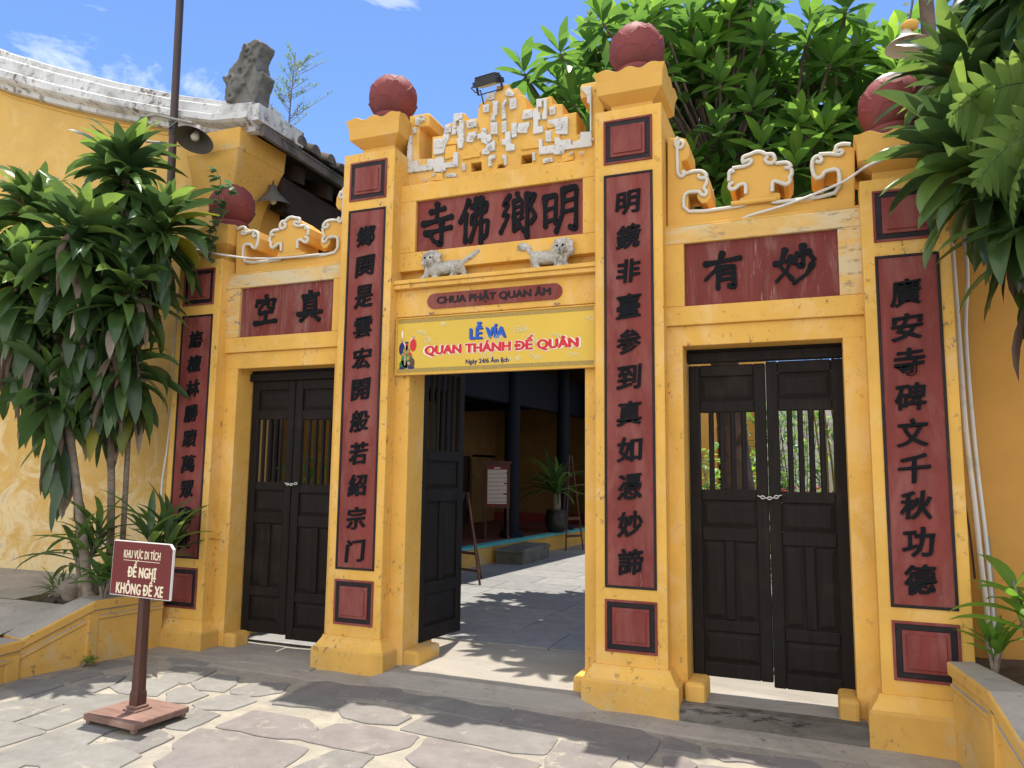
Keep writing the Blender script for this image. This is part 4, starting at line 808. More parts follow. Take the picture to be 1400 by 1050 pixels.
# ================================================================ sign on its wooden stand
sg=thing('notice_sign',(-1.575,-1.46,-.086),'small maroon notice sign on a wooden post and square wooden foot','sign')
T=Matrix.Translation((-1.575,-1.46,0))@Matrix.Rotation(R(-4),4,'Z')
gzs=gz(-1.575)+.008
m=MB(); m.box(-.215,.215,-.19,.19,gzs+.022,gzs+.060,0,T)
for a in (-1,1):
    for b in (-1,1): m.box(a*.205-.03*(a>0),a*.205+.03*(a<0),b*.18-.03*(b>0),b*.18+.03*(b<0),gzs,gzs+.024,0,T)
m.build('foot','palewood',sg,.006)
m=MB(); m.box(-.058,.058,-.058,.058,gzs+.059,gzs+.072,0,T); m.box(-.045,.045,-.045,.045,gzs+.072,gzs+.090,0,T); m.build('base_block','palewood',sg,.006)
m=MB()
def sq2(h,z): return [T@Vector(p) for p in ((-h,-h,z),(h,-h,z),(h,h,z),(-h,h,z))]
m.loops([sq2(.034,gzs+.088),sq2(.034,gzs+.155),sq2(.029,gzs+.175),sq2(.026,.30),sq2(.024,.66)],0); m.build('post','brownwood',sg,.004)
TB=Matrix.Translation((-1.566,-1.500,.797))@Matrix.Rotation(R(1.2),4,'Y')@Matrix.Rotation(R(1),4,'Z')
m=MB(); c=.028; pr=[(-.235,-.162),(.235,-.162),(.235,.162-c),(.235-c,.162),(-.235,.162)]
m.loops([[TB@Vector((x,.008,z)) for x,z in pr],[TB@Vector((x,-.008,z)) for x,z in pr]],0); m.build('board_edge','pwhite',sg,.001)
m=MB(); pr=[(x*.982,z*.972) for x,z in pr]
m.loops([[TB@Vector((x,-.0075,z)) for x,z in pr],[TB@Vector((x,-.0105,z)) for x,z in pr]],0); m.build('board_face','signred',sg)
def signword(body,cx,cz,h,w,bold):
    q=MB(); put_text(q,body,cx,cz,-.0118,h,w,0,.001,0,0,0,0,0,None,bold,1.06); q.v=[tuple(TB@Vector(p)) for p in q.v]; q.build('lettering','cream',sg)
signword('KHU VỰC DI TÍCH',.0,.086,.072,.285,.020); signword('ĐỀ NGHỊ',.012,-.008,.112,.215,.028); signword('KHÔNG ĐỂ XE',.0,-.098,.100,.365,.028)
q=MB(); q.box(-.142,.142,-.0125,-.0105,.048,.051,0,TB); q.build('underline','cream',sg)
# ================================================================ planters either side
def planter(sx,ya,label,name='planter'):
    root=thing(name,(sx*3.0,-.7,-.1),label,'planter')
    PTH=[(-2.86,ya,.395),(-2.945,-.66,.395),(-3.035,-1.16,.20),(-3.03,-1.165,.195),(-2.97,-1.75,.19)]
    m=MB(); L_=[]
    for i,(x,y,t) in enumerate(PTH):
        p0=PTH[max(i-1,0)]; p1=PTH[min(i+1,len(PTH)-1)]; d=Vector((p1[0]-p0[0],p1[1]-p0[1])).normalized(); n=Vector((-d.y,d.x)); n=n if n.x>0 else -n
        ww=.12 if i==0 else .20 if i==1 else .34
        prof=[(0,-.35-t),(0,-.150),(.010,-.145),(.010,-.120),(-.001,-.115),(-.001,-.082),(.020,-.070),(.022,-.012),(.012,0),(-ww,.004),(-ww-.01,-.02),(-ww-.01,-.35-t)]; 
        L_.append([(sx*(x+n.x*a),y+n.y*a,t+b) for a,b in prof])
    k=len(L_[0])
    for seg,(i,j) in enumerate(((0,1),(1,2),(3,4))):
        q=MB(); q.loops([L_[i],L_[j]] if sx<0 else [L_[i][::-1],L_[j][::-1]],0,True,True)
        for n_,f in enumerate(q.f):
            zc=[q.v[a] for a in f]; up=all(abs(v[2]-zc[0][2])<.25 for v in zc)
        m.v_off=len(m.v); o=len(m.v); m.v+=q.v
        for f in q.f:
            e1=Vector(q.v[f[1]])-Vector(q.v[f[0]]); e2=Vector(q.v[f[2]])-Vector(q.v[f[1]]); nn=e1.cross(e2); nz_=abs(nn.normalized().z) if nn.length>0 else 0
            m.f.append([o+a for a in f]); m.m.append(1 if nz_>.8 else 0); m.a.append(.5); m.sm.append(False)
    # corner pier and end pier
    for (x,y,t,s) in ((-2.945,-.66,.385,.045),(-3.03,-1.21,.185,.05)):
        a,b=sorted((sx*(x-.10),sx*(x+.014))); m.box(a,b,y-s,y+s,-.4,t-.088,0)
    m.build('wall',['yellow_stain','concrete'],root,.006,True)
    s=MB(); a,b=sorted((sx*2.99,sx*(3.62 if sx<0 else 4.6))); 
    nx,ny=14,14; vs=[(a+(b-a)*i/nx,-.60+1.05*j/ny,.335+mnoise.noise(Vector((i*.6,j*.6,sx)))*.035) for j in range(ny+1) for i in range(nx+1)]
    s.add(vs,[(j*(nx+1)+i,j*(nx+1)+i+1,(j+1)*(nx+1)+i+1,(j+1)*(nx+1)+i) for j in range(ny) for i in range(nx)]); s.build('soil','soil',root)
    return root
planter(-1,-.075,'low ochre planter wall with grey coping at the left of the gate')
planter(1,-.075,'low ochre planter wall with grey coping at the right of the gate')
m=MB(); n=10; vs=[];
for j in range(n+1):
    y=-2.6+2.0*j/n
    for i in range(2): vs.append(((-3.26 if i==0 else -9),y,.165+.16*min(1,max(0,(y+1.3)/.6))))
m.add(vs,[(j*2,j*2+2,j*2+3,j*2+1) for j in range(n)]); m.add([(-3.9,-.61,.33),(-3.9,.5,.36),(-9,.5,.36),(-9,-.61,.33)],[(0,1,2,3)]); m.build('path','concrete',None,0,True)['kind']='structure'
m=MB(); random.seed(3)
for c,r_ in (((-3.62,-.36,.40),(.14,.10,.09)),((-3.45,-.45,.40),(.10,.08,.11)),((-3.34,-.40,.42),(.09,.07,.13))):
    q=MB(); q.ell(c,r_,7); q.v=[tuple(Vector(p)+mnoise.noise_vector(Vector(p)*9)*.03) for p in q.v]
    tag(q.build('rock','bark'),{.14:'brown flat rock lying behind the left planter coping',.10:'grey rock in the left planter, between two others',.09:'upright pale rock against the leaning dracaena stem'}[r_[0]],'rock','rocks in the left planter')
# ================================================================ hall on the left with its gable
hall=thing('temple_hall',(-4.2,.5,-.1),'ochre temple hall with white-banded gable and tiled roof at the left','hall')
m=MB(); m.add([(-16,.5,-.2),(-2.95,.5,-.2),(-2.95,.5,4.6),(-2.99,.5,4.85),(-3.6,.5,4.95),(-4.4,.5,5.25),(-5.4,.5,5.62),(-6.5,.5,6.10),(-9,.5,7.3),(-16,.5,10)],[tuple(range(10))])
m.add([(-2.95,.5,-.2),(-2.95,.95,-.2),(-2.95,.95,4.6),(-2.95,.5,4.6)],[(0,1,2,3)]); 
m.build('gable_wall','yellow_old',hall)
def gv(x):  # underside of the verge
    pts=[(-16,9.9),(-9,6.95),(-6.15,5.68),(-5.3,5.36),(-4.4,5.05),(-3.6,4.80),(-3.0,4.64),(-2.62,4.60),(-2.5,4.60)]
    for (a,b),(c,d) in zip(pts,pts[1:]):
        if x<=c: return b+(d-b)*(x-a)/(c-a)
    return pts[-1][1]
m=MB(); xs=[-16,-12,-9,-7.5]+[-6.6+.2*i for i in range(20)]+[-2.66,-2.58]
L_=[]
for x in xs:
    b=gv(x); h=lambda f:b+f*(.30 if x>-3.1 else .30+.035*min(4,(-3.1-x)))
    wv=mnoise.noise(Vector((x*3,1,0)))*.006
    prof=[(.46,h(-.12)),(.40,h(-.10)),(.38,h(.02)),(.34,h(.06)),(.30,h(.10)),(.27,h(.16)),(.27,h(.36)),(.295,h(.40)),(.325,h(.44)),(.33,h(.74)),(.345,h(.78)),(.37,h(.80)),(.375,h(.96)),(.40,h(1.0)),(.52,h(1.04)),(.75,h(.98)),(.75,h(.3)),(.55,h(0))]
    L_.append([(x,y,z+wv) for y,z in prof])
m.loops(L_,0,True,True); 
# the wire-thin mould below the band
m.loops([[(x,.492,gv(x)-.10),(x,.478,gv(x)-.09),(x,.478,gv(x)-.075),(x,.492,gv(x)-.07)] for x in xs[:-4]],1)
m.box(-2.60,-2.50,.33,1.0,4.64,4.80,0)
m.build('verge_band',['verge','yellow_clean'],hall,0,True)
m=MB()
def rc(x0,x1,y0,y1,z): return [(x0,y0,z),(x1,y0,z),(x1,y1,z),(x0,y1,z)]
m.loops([rc(-3.35,-2.96,.60,.95,3.78),rc(-3.35,-2.90,.48,.95,3.98),rc(-3.35,-2.80,.40,.98,4.22),rc(-3.35,-2.72,.335,1.0,4.40)],0,True,True); m.loops([rc(-3.35,-2.715,.333,1.0,4.40),rc(-3.35,-2.70,.325,1.0,4.60)],0,True,True)
m.build('eave_corbel','yellow_stain',hall,.015)
# near roof: fascia, tiles running down to the eave
rf=MB(); rf.add([(-2.50,.66,4.66),(-2.62,4.3,4.66),(-8.0,4.3,6.55),(-8.0,.66,6.55)],[(0,1,2,3)]); rf.add([(-2.50,.66,4.60),(-2.62,4.3,4.60),(-8.0,4.3,6.49),(-8.0,.66,6.49)],[(3,2,1,0)])
y=.98
rndt=random.Random(4)
while y<4.3:
    ex=-2.47-.033*(y-.66)+rndt.uniform(-.02,.02); prv=None; L_=[]
    for k in range(3):
        x=ex-k*2.6; z=4.665+k*2.6*.35; r_=.085+rndt.uniform(-.01,.01)
        L_.append([(x,y+r_*math.cos(t),z+r_*1.25*math.sin(t)) for t in [R(15*i) for i in range(13)]])
    rf.loops(L_,0,True,False,True)
    y+=.245
roof=rf.build('tiled_roof','tile',hall)
m=MB()
m.loops([[(-2.54,.42,4.52),(-2.50,.42,4.52),(-2.50,.42,4.63),(-2.54,.42,4.63)],[(-2.665,4.3,4.52),(-2.625,4.3,4.52),(-2.625,4.3,4.63),(-2.665,4.3,4.63)]],0); m.build('fascia_board','tile',hall)
m=MB()
for k in range(7):
    y=1.15+k*.5; m.loops([[(-2.66,y,4.36),(-2.66,y+.10,4.36),(-2.66,y+.10,4.52),(-2.66,y,4.52)],[(-5,y,5.18),(-5,y+.10,5.18),(-5,y+.10,5.34),(-5,y,5.34)]],0)
m.loops([[(-2.85,.98,4.02),(-2.72,.98,4.02),(-2.72,.98,4.36),(-2.85,.98,4.36)],[(-2.95,4.3,4.02),(-2.82,4.3,4.02),(-2.82,4.3,4.36),(-2.95,4.3,4.36)]],0)
m.build('eave_timber','darkroom',hall)
m=MB(); m.add([(-4.9,.52,-.1),(-4.9,11.6,-.1),(-4.9,11.6,5.2),(-4.9,.52,5.2)],[(0,3,2,1)]); m.build('inner_wall','darkroom',hall)  # dark colour stands in for the unlit hall interior
m=MB(); m.box(-3.02,-2.96,.96,1.25,-.1,4.3); m.build('wall_return','yellow_wall',hall)
m=MB(); m.box(-4.89,-3.6,3.80,3.88,-.1,4.6); m.build('cross_wall','yellow_wall',hall)
# porch along the courtyard
EA=(-2.62,4.9); EB=(-2.02,11.6)
def ed(y): return EA[0]+(EB[0]-EA[0])*(y-EA[1])/(EB[1]-EA[1])
m=MB(); m.add([(ed(3.9),3.9,-.1),(ed(11.6),11.6,-.1),(ed(11.6),11.6,.262),(ed(3.9),3.9,.262)],[(0,1,2,3)]); m.add([(-4.9,3.9,-.1),(ed(3.9),3.9,-.1),(ed(3.9),3.9,.262),(-4.9,3.9,.262)],[(0,1,2,3)]); m.build('plinth','yellow_stain',hall)
m=MB(); m.loops([[(ed(y)-.14,y,.262),(ed(y)+.025,y,.262),(ed(y)+.025,y,.300),(ed(y)-.14,y,.304)] for y in (3.9,11.6)],0); m.build('plinth_edging','teal',hall)
m=MB()
for i in range(10):
    for j in range(26):
        y=3.9+j*.3; x=ed(y)-.14-(i+1)*.3
        if x>-4.9: m.box(x+.003,x+.297,y+.003,y+.297,.27,.300+random.uniform(-.0005,.0005),0,None,random.random())
m.loops([[(-4.9,y,.2),(ed(y)-.10,y,.2),(ed(y)-.10,y,.294),(-4.9,y,.294)] for y in (3.9,11.6)],0); m.build('porch_floor','redtile',hall)
for y,x in ((5.35,-2.98),(7.35,-2.72),(9.5,-2.47)):
    q=MB(); q.lathe([(.21,.30),(.21,.36),(.185,.40),(.17,.42)],(x,y,0),20); q.lathe([(.13,.42),(.136,1.5),(.134,2.6),(.125,3.6)],(x,y,0),20); q.build('porch_column','bluedark',hall)
m=MB(); m.loops([[(ed(y)-.5,y,2.62),(ed(y)-.33,y,2.62),(ed(y)-.33,y,3.35),(ed(y)-.5,y,3.35)] for y in (3.9,11.6)],0)
for y,x in ((5.35,-2.98),(7.35,-2.72),(9.5,-2.47)): m.box(-4.9,x,y-.07,y+.07,2.7,3.2)
m.build('porch_beam','bluedark',hall,.01)
m=MB(); m.loops([[(ed(y)+.56,y,3.44),(ed(y)+.56,y,3.56),(-4.95,y,5.6),(-4.95,y,5.45)] for y in (3.9,11.9)],0); m.build('porch_roof','tile',hall)
m=MB(); m.loops([[(ed(y)+.55,y,3.36),(ed(y)+.55,y,3.432),(-4.9,y,5.42),(-4.9,y,5.30)] for y in (3.9,11.9)],0); m.build('roof_timber','darkroom',hall)
m=MB(); m.box(-4.9,-2.55,3.9,3.99,3.0,5.6); m.build('roof_gable_board','darkroom',hall)
m=MB(); m.box(-4.88,-1.9,11.5,11.6,.3,5.3,0); m.build('end_wall','ochre_shaded',hall)
m=MB(); m.box(-4.88,-1.9,11.47,11.5,.3,.5,0); m.build('skirting','redpaint',hall)
m=MB()
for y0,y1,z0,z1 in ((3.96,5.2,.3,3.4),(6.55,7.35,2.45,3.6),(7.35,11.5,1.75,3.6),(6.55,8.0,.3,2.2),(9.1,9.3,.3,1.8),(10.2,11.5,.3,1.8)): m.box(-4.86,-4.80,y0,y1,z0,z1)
m.build('porch_wall_panel','ochre_shaded',hall)
m=MB(); m.box(-4.80,-4.76,6.7,7.1,.9,2.3); m.box(-4.79,-4.75,8.45,8.6,.3,1.7); m.build('door_post','brownwood',hall)
tag((lambda q:(q.box(-2.45,-1.985,6.02,7.25,-.02,.235),q.box(-2.46,-1.965,6.0,7.27,.17,.215),q.build('stone_step','stone',None,.02))[-1])(MB()),'grey stone step block below the porch edge','step')
# carved cloud-dragon ornament on the gable end
orn=[(225,560),(220,500),(232,380),(260,310),(320,270),(355,190),(405,150),(430,115),(540,108),(590,140),(590,180),(560,215),(540,260),(550,320),(545,375),(560,395),(605,395),(610,420),(560,570),(540,655),(350,640),(250,600)]
ox=[(-2.945+(x-225)*.00115,5.47-(y-108)*.00117) for x,y in orn]
m=MB(); m.prism_xz(ox,.36,.54)
def spiral(cx,cz,r_,turns,rr,dr=1,ph=0): m.tube([(cx+r_*(1-.8*t/24)*math.cos(dr*turns*2*math.pi*t/24+ph),.336,cz+r_*(1-.8*t/24)*math.sin(dr*turns*2*math.pi*t/24+ph)) for t in range(25)],[rr*(1-.4*t/24) for t in range(25)],6)
for a in ((-2.80,5.02,.10,1.5,.028),(-2.74,5.17,.085,1.3,.026,-1,1),(-2.67,5.36,.065,1.2,.024,1,2),(-2.86,4.94,.07,1.3,.024,-1,2),(-2.64,5.22,.055,1,.020,1,.5),(-2.87,5.13,.06,1.1,.022,1,3),(-2.60,5.41,.04,1,.018,1,0)): spiral(*a)
m.ell((-2.78,.33,5.0),(.045,.05,.055),7)
for k in range(6): m.tube([(-2.62+.012*k,.35,4.88+.02*k),(-2.66+.016*k,.345,5.02+.035*k)],.012,5)
o=remeshed(m,'roof_ornament','stone',.011,None,1,.030,.09); tag(o,'grey carved cloud dragon ornament on the end of the white gable band','ornament')
# ================================================================ lamps and poles
def shade(root,c,r,h,tilt,az=0,mat='grey_metal'):
    T=Matrix.Translation(c)@Matrix.Rotation(az,4,'Z')@Matrix.Rotation(tilt,4,'X')
    m=MB(); m.lathe([(r,0),(r*.93,h*.10),(r*.45,h*.62),(r*.26,h*.9),(r*.22,h*1.15),(.012,h*1.2)],(0,0,0),28,0,True,False,T)
    m.lathe([(r*.985,.003),(r*.91,h*.10),(r*.43,h*.60),(r*.2,h*.85)],(0,0,0),28,1,True,False,T); m.build('lamp_shade',[mat,mat],root)
    m=MB(); q=[T@Vector((0,0,h*.75))]; m.lathe([(.02,h*.75),(.035,h*.45),(.04,h*.25),(.03,h*.1),(.01,h*.03)],(0,0,0),14,0,True,True,T); m.build('bulb','lampglass',root)
lp=thing('pole_lamp',(-3.45,.26,3.0),'brown metal pole carrying a round metal lamp in front of the gable','lamp post')
m=MB(); m.tube([(-3.38,.22,3.1),(-3.42,.22,4.6),(-3.46,.22,6.6)],.036,12); m.build('pole','darkmetal',lp)
shade(lp,(-3.03,.10,4.42),.175,.14,R(-22),R(10),'lampmetal')
m=MB(); m.tube([(-3.47,.20,4.50),(-3.62,.10,4.50),(-3.70,.05,4.60),(-3.60,.0,4.70),(-3.40,.0,4.68),(-3.08,.12,4.60)],.012,8); m.tube([(-3.49,.18,4.62),(-3.25,.15,4.70),(-3.07,.13,4.60)],.006,6); m.build('lamp_arm','grey_metal',lp)
m=MB()
for k in range(5): m.lathe([(.040,0),(.043,.006),(.040,.012)],(-3.42,.22,4.58+k*.03),10)
m.build('wire_binding','blackplastic',lp)
hl=thing('hanging_lamp',(-2.78,.9,4.06),'grey conical lamp hanging under the dark eave beside the left crest','lamp')
shade(hl,(-2.76,.9,4.04),.175,.17,R(6),0,'lampmetal')
m=MB(); m.tube([(-2.77,.9,4.22),(-2.775,.9,4.62)],.008,6); m.build('hanger','blackplastic',hl)
rl=thing('white_lamp',(2.99,1.2,4.70),'white lamp with a yellow cap hanging by the bamboo pole at the upper right','lamp')
shade(rl,(2.96,1.15,4.66),.155,.12,R(-3),0,'lampglass')
m=MB(); m.lathe([(.03,0),(.06,.015),(.062,.05),(.03,.075)],(2.985,1.15,4.79),16); m.build('cap','yellow_clean',rl)
m=MB(); m.tube([(2.985,1.15,4.86),(3.02,1.2,5.05),(3.03,1.25,5.2)],.008,6); m.build('cable','blackplastic',rl)
m=MB(); m.tube([(3.15,1.25,-.03),(3.14,1.25,2.5),(3.13,1.25,4.6),(3.115,1.25,5.3),(3.10,1.25,6.2)],[.062,.06,.055,.052,.045],10); tag(m.build('bamboo_pole','barkdark'),'stout brown bamboo pole rising behind the right corner pillar','pole')
m=MB(); m.tube([(3.235,1.3,-.03),(3.22,1.3,5.0),(3.20,1.3,6.4)],.017,8); tag(m.build('metal_pole','grey_metal'),'thin dark metal pole beside the bamboo pole','pole')
# ================================================================ right-hand wall and garden behind
m=MB(); m.box(2.992,12,.44,.62,-.3,3.9); tag(m.build('side_wall','yellow_wall'),'plain ochre wall to the right of the gate','wall')
rb=thing('rear_house',(-.2,10.5,-.03),'ochre house with a dark doorway at the back of the courtyard','house')
m=MB(); m.box(-1.9,.42,10.4,12,-.03,4.5); m.box(.42,.95,10.4,12,2.35,4.5); m.box(.95,1.35,10.4,12,-.03,4.5); m.build('wall','yellow_wall',rb)
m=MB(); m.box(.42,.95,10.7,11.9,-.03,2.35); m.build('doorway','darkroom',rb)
gw=MB(); gw.box(1.35,9,10.0,10.2,-.03,3.4); tag(gw.build('garden_wall','plaster'),'pale plaster garden wall at the back of the courtyard','wall')
m=MB(); m.box(2.32,2.52,7.2,7.4,-.03,2.1); m.box(2.29,2.55,7.17,7.43,2.1,2.2); tag(m.build('garden_pier','plaster'),'white masonry pier among the plants behind the right doorway','pier')
# ================================================================ things in the porch
ib=thing('notice_board',(-2.85,7.0,.3),'maroon text board on wooden feet standing on the porch','board')
T=Matrix.Translation((-2.85,7.0,0))@Matrix.Rotation(R(26),4,'Z')
m=MB(); m.box(-.22,.22,-.012,.02,.80,1.56,0,T); m.box(-.25,.25,-.02,.03,1.555,1.60,0,T); m.build('board','brownwood',ib,.004)
m=MB(); m.box(-.185,.185,-.018,-.012,.84,1.52,0,T); m.build('board_face','signred',ib)
m=MB(); rd=random.Random(2); z=1.44
while z>.87: 
    a=-.165; b=.165-(rd.random()*.12 if rd.random()<.3 else 0); m.box(a,b,-.0205,-.0185,z,z+.0115,0,T); z-=.0225
m.box(-.05,.05,-.0205,-.0185,1.475,1.49,0,T); m.build('lettering','redfade' if 'redfade' in M else 'bannerband' if 0 else 'pwhite',ib)
for s in (-1,1):
    q=MB(); q.box(s*.19-.018,s*.19+.018,-.02,.02,.34,.80,0,T); q.box(s*.19-.022,s*.19+.022,-.20,.20,.302,.345,0,T)
    for e in (-1,1): q.loops([[T@Vector((s*.19-.013,e*.19,.345)),T@Vector((s*.19+.013,e*.19,.345)),T@Vector((s*.19+.013,e*.15,.345)),T@Vector((s*.19-.013,e*.15,.345))],[T@Vector((s*.19-.013,e*.035,.60)),T@Vector((s*.19+.013,e*.035,.60)),T@Vector((s*.19+.013,e*.012,.56)),T@Vector((s*.19-.013,e*.012,.56))]],0)
    q.build('leg','brownwood',ib)
def easel(base,h,label,yaw=0,hw=.22):
    root=thing('folding_easel',base,label,'easel','folding easels by the porch'); B=Vector(base); T=Matrix.Translation(B)@Matrix.Rotation(yaw,4,'Z')
    for a,b in (((-hw,-.02,0),(-.03,.10,h)),((hw,-.02,0),(.03,.10,h)),((0,.42,0),(0,.12,h*.97))):
        q=MB(); p,q1=Vector(a),Vector(b); q.tube([T@p,T@q1],.016,6); q.build('leg','brownwood',root)
    q=MB(); q.box(-hw*.72,hw*.72,.0,.04,h*.32,h*.35,0,T); q.build('crossbar','brownwood',root)
    q=MB(); q.box(-hw*.88,hw*.88,-.01,.02,h*.14,h*.165,0,T); q.build('crossbar','brownwood',root)
easel((-2.10,4.0,-.01),1.15,'dark folding easel whose feet show beside the open door leaf',R(-20),.40)
easel((-1.97,8.6,-.01),1.75,'tall thin easel leaning beside the potted palm',R(60))
def plant_leaves(m,base,n,L_,W,rnd,el=(.3,1.3),droop=(.6,1.6),shape='strap',segs=6,dead=0):
    for i in range(n):
        leaf(m,base,rnd.uniform(0,2*math.pi),rnd.uniform(*el),L_*rnd.uniform(.7,1.15),W*rnd.uniform(.8,1.2),rnd.uniform(*droop),rnd.random(),1 if rnd.random()<dead else 0,segs,.2,.35,rnd.uniform(-.4,.4),shape)
pp=thing('potted_palm',(-2.36,8.75,.3),'strappy green palm in a dark glazed pot on the porch edge','potted plant')
m=MB(); m.lathe([(.13,0),(.16,.02),(.205,.12),(.22,.22),(.20,.33),(.175,.38),(.20,.40),(.195,.42),(.165,.41),(.16,.37)],(-2.36,8.75,.302),24); m.build('pot','blackplastic',pp)
m=MB(); m.lathe([(.08,.38),(.085,.55),(.075,.72)],(-2.36,8.75,.302),12); m.build('stem','bark',pp)
rnd=random.Random(8); m=MB(); plant_leaves(m,(-2.36,8.75,1.02),60,.95,.07,rnd,(.1,1.45),(.9,2.2)); m.build('leaves',['dracaena','dead'],pp)
def shrub(name,c,n,L_,W,label,cat,mat,seed,h=.5,rad=.4,group=None,shape='lance',stem=True,el=(-.2,1.2),droop=(.3,1.2)):
    root=thing(name,c,label,cat,group); rnd=random.Random(seed); m=MB(); s=MB()
    for i in range(n):
        a=rnd.uniform(0,6.283); r_=rad*math.sqrt(rnd.random()); zz=h*rnd.random()
        p=(c[0]+r_*math.cos(a),c[1]+r_*math.sin(a),c[2]+.05+zz)
        leaf(m,p,rnd.uniform(0,6.283),rnd.uniform(*el),L_*rnd.uniform(.6,1.2),W*rnd.uniform(.7,1.2),rnd.uniform(*droop),rnd.random(),0,4,.2,.4,0,shape)
    for i in range(6):
        a=i*1.05+rnd.random(); s.tube([c,(c[0]+.4*rad*math.cos(a),c[1]+.4*rad*math.sin(a),c[2]+h*.5),(c[0]+.7*rad*math.cos(a),c[1]+.7*rad*math.sin(a),c[2]+h)],[.014,.010,.005],6)
    m.build('foliage',mat,root); s.build('stem','bark',root); return root
shrub('courtyard_shrub',(-2.05,2.5,-.02),150,.26,.06,'leafy shrub glimpsed through the open left door leaf','shrub',['shrub'],21,1.5,.33)
shrub('courtyard_shrub',(-3.35,2.6,-.02),140,.26,.06,'leafy shrub glimpsed through the left doorway grille','shrub',['shrub'],22,1.6,.4)
shrub('garden_shrub',(.95,6.4,-.02),420,.17,.085,'bright green shrub behind the left leaf of the right doorway','shrub',['shrub'],23,1.75,.55,'shrubs behind the right doorway')
shrub('garden_shrub',(2.05,6.1,-.02),260,.17,.05,'mixed green shrub behind the right leaf of the right doorway','shrub',['dracaena'],24,2.2,.5,'shrubs behind the right doorway')
shrub('garden_shrub',(1.9,8.6,-.02),420,.22,.07,'tall leafy shrub in front of the pale garden wall','shrub',['shrub'],25,2.6,.6,'shrubs behind the right doorway')
shrub('garden_shrub',(1.45,7.6,-.02),420,.24,.07,'dark leafy shrub filling the middle behind the right doorway','shrub',['dracaena'],26,2.3,.6,'shrubs behind the right doorway')
bb=thing('bamboo_clump',(2.65,5.3,-.02),'yellow bamboo clump behind the right doorway','bamboo'); rnd=random.Random(31); m=MB(); f=MB()
for i in range(26):
    x=2.65+rnd.gauss(0,.16); y=5.3+rnd.gauss(0,.18); dx,dy=rnd.gauss(0,.25),rnd.gauss(0,.2); m.tube([(x,y,-.03),(x+dx*.4,y+dy*.4,1.6),(x+dx,y+dy,3.1)],[.014,.012,.007],6)
    for k in range(6): zz=rnd.uniform(1.4,3.0); leaf(f,(x+dx*zz/3,y+dy*zz/3,zz),rnd.uniform(0,6.28),rnd.uniform(-.6,.6),.20,.025,.8,rnd.random(),0,4)
m.build('canes','bamboo',bb); f.build('leaves','shrub',bb)
rf=MB(); rnd=random.Random(77)
fr_=thing('red_flowering_plant',(2.15,6.9,-.02),'low plant with red flowers behind the right doorway grille','plant'); f=MB()
for i in range(60): leaf(f,(2.15+rnd.gauss(0,.22),6.9+rnd.gauss(0,.15),rnd.uniform(.7,1.15)),rnd.uniform(0,6.28),rnd.uniform(0,1.2),.14,.05,.8,rnd.random(),0,4,.2,.4,0,'lance')
for i in range(45): rf.ell((2.15+rnd.gauss(0,.24),6.9+rnd.gauss(0,.15),rnd.uniform(1.0,1.25)),(.03,.03,.022),5)
f.build('foliage','shrub',fr_); rf.build('flowers','pred',fr_)
m=MB(); m.tube([(2.15,6.9,-.02),(2.12,6.9,.6),(2.2,6.9,1.1)],[.02,.014,.008],6); m.build('stem','bark',fr_)
# ================================================================ frangipani tree over the courtyard
fg=thing('frangipani_tree',(1.58,3.4,-.02),'frangipani tree with glossy leaf rosettes towering behind the gate','tree')
rnd=random.Random(12); lv=MB(); br=MB(); flw=MB()
br.tube([(1.58,3.4,-.05),(1.50,3.4,.8),(1.42,3.35,1.6),(1.36,3.3,2.4),(1.30,3.3,3.0)],[.19,.17,.155,.15,.14],14)
tips=[]
CEN=Vector((1.35,3.35,4.80)); RAD=Vector((2.75,2.25,2.0))
tries=0
while len(tips)<500 and tries<60000:
    tries+=1
    d=Vector((rnd.gauss(0,1),rnd.gauss(0,1),rnd.gauss(.05,1))).normalized(); k=rnd.uniform(.45,1.0)
    lump=1+.15*mnoise.noise(d*2.3)
    p=CEN+Vector((d.x*RAD.x,d.y*RAD.y,d.z*RAD.z*(1.0 if d.z>0 else .78)))*k*lump
    if p.z<3.40 or (p-Vector((3.1,1.2,4.7))).length<.5: continue
    if p.z>5.85 and p.x>1.9: continue
    if 1.0<p.x<2.9 and p.y-.19*p.z<1.20: continue
    if all((p-q[0]).length>.23 for q in tips): tips.append((p,d,k))
hubs=[]
for i in range(11):
    a=i*.61; rr=.4+.6*rnd.random(); p=Vector((1.3+1.1*math.cos(a)*rr,3.3+.9*math.sin(a)*rr,3.9+.5*rnd.random())); hubs.append(p)
    br.tube([(1.30,3.3,2.95),tuple((Vector((1.3,3.3,2.95))+p)/2+Vector((0,0,.1))),tuple(p)],[.09,.07,.05],8)
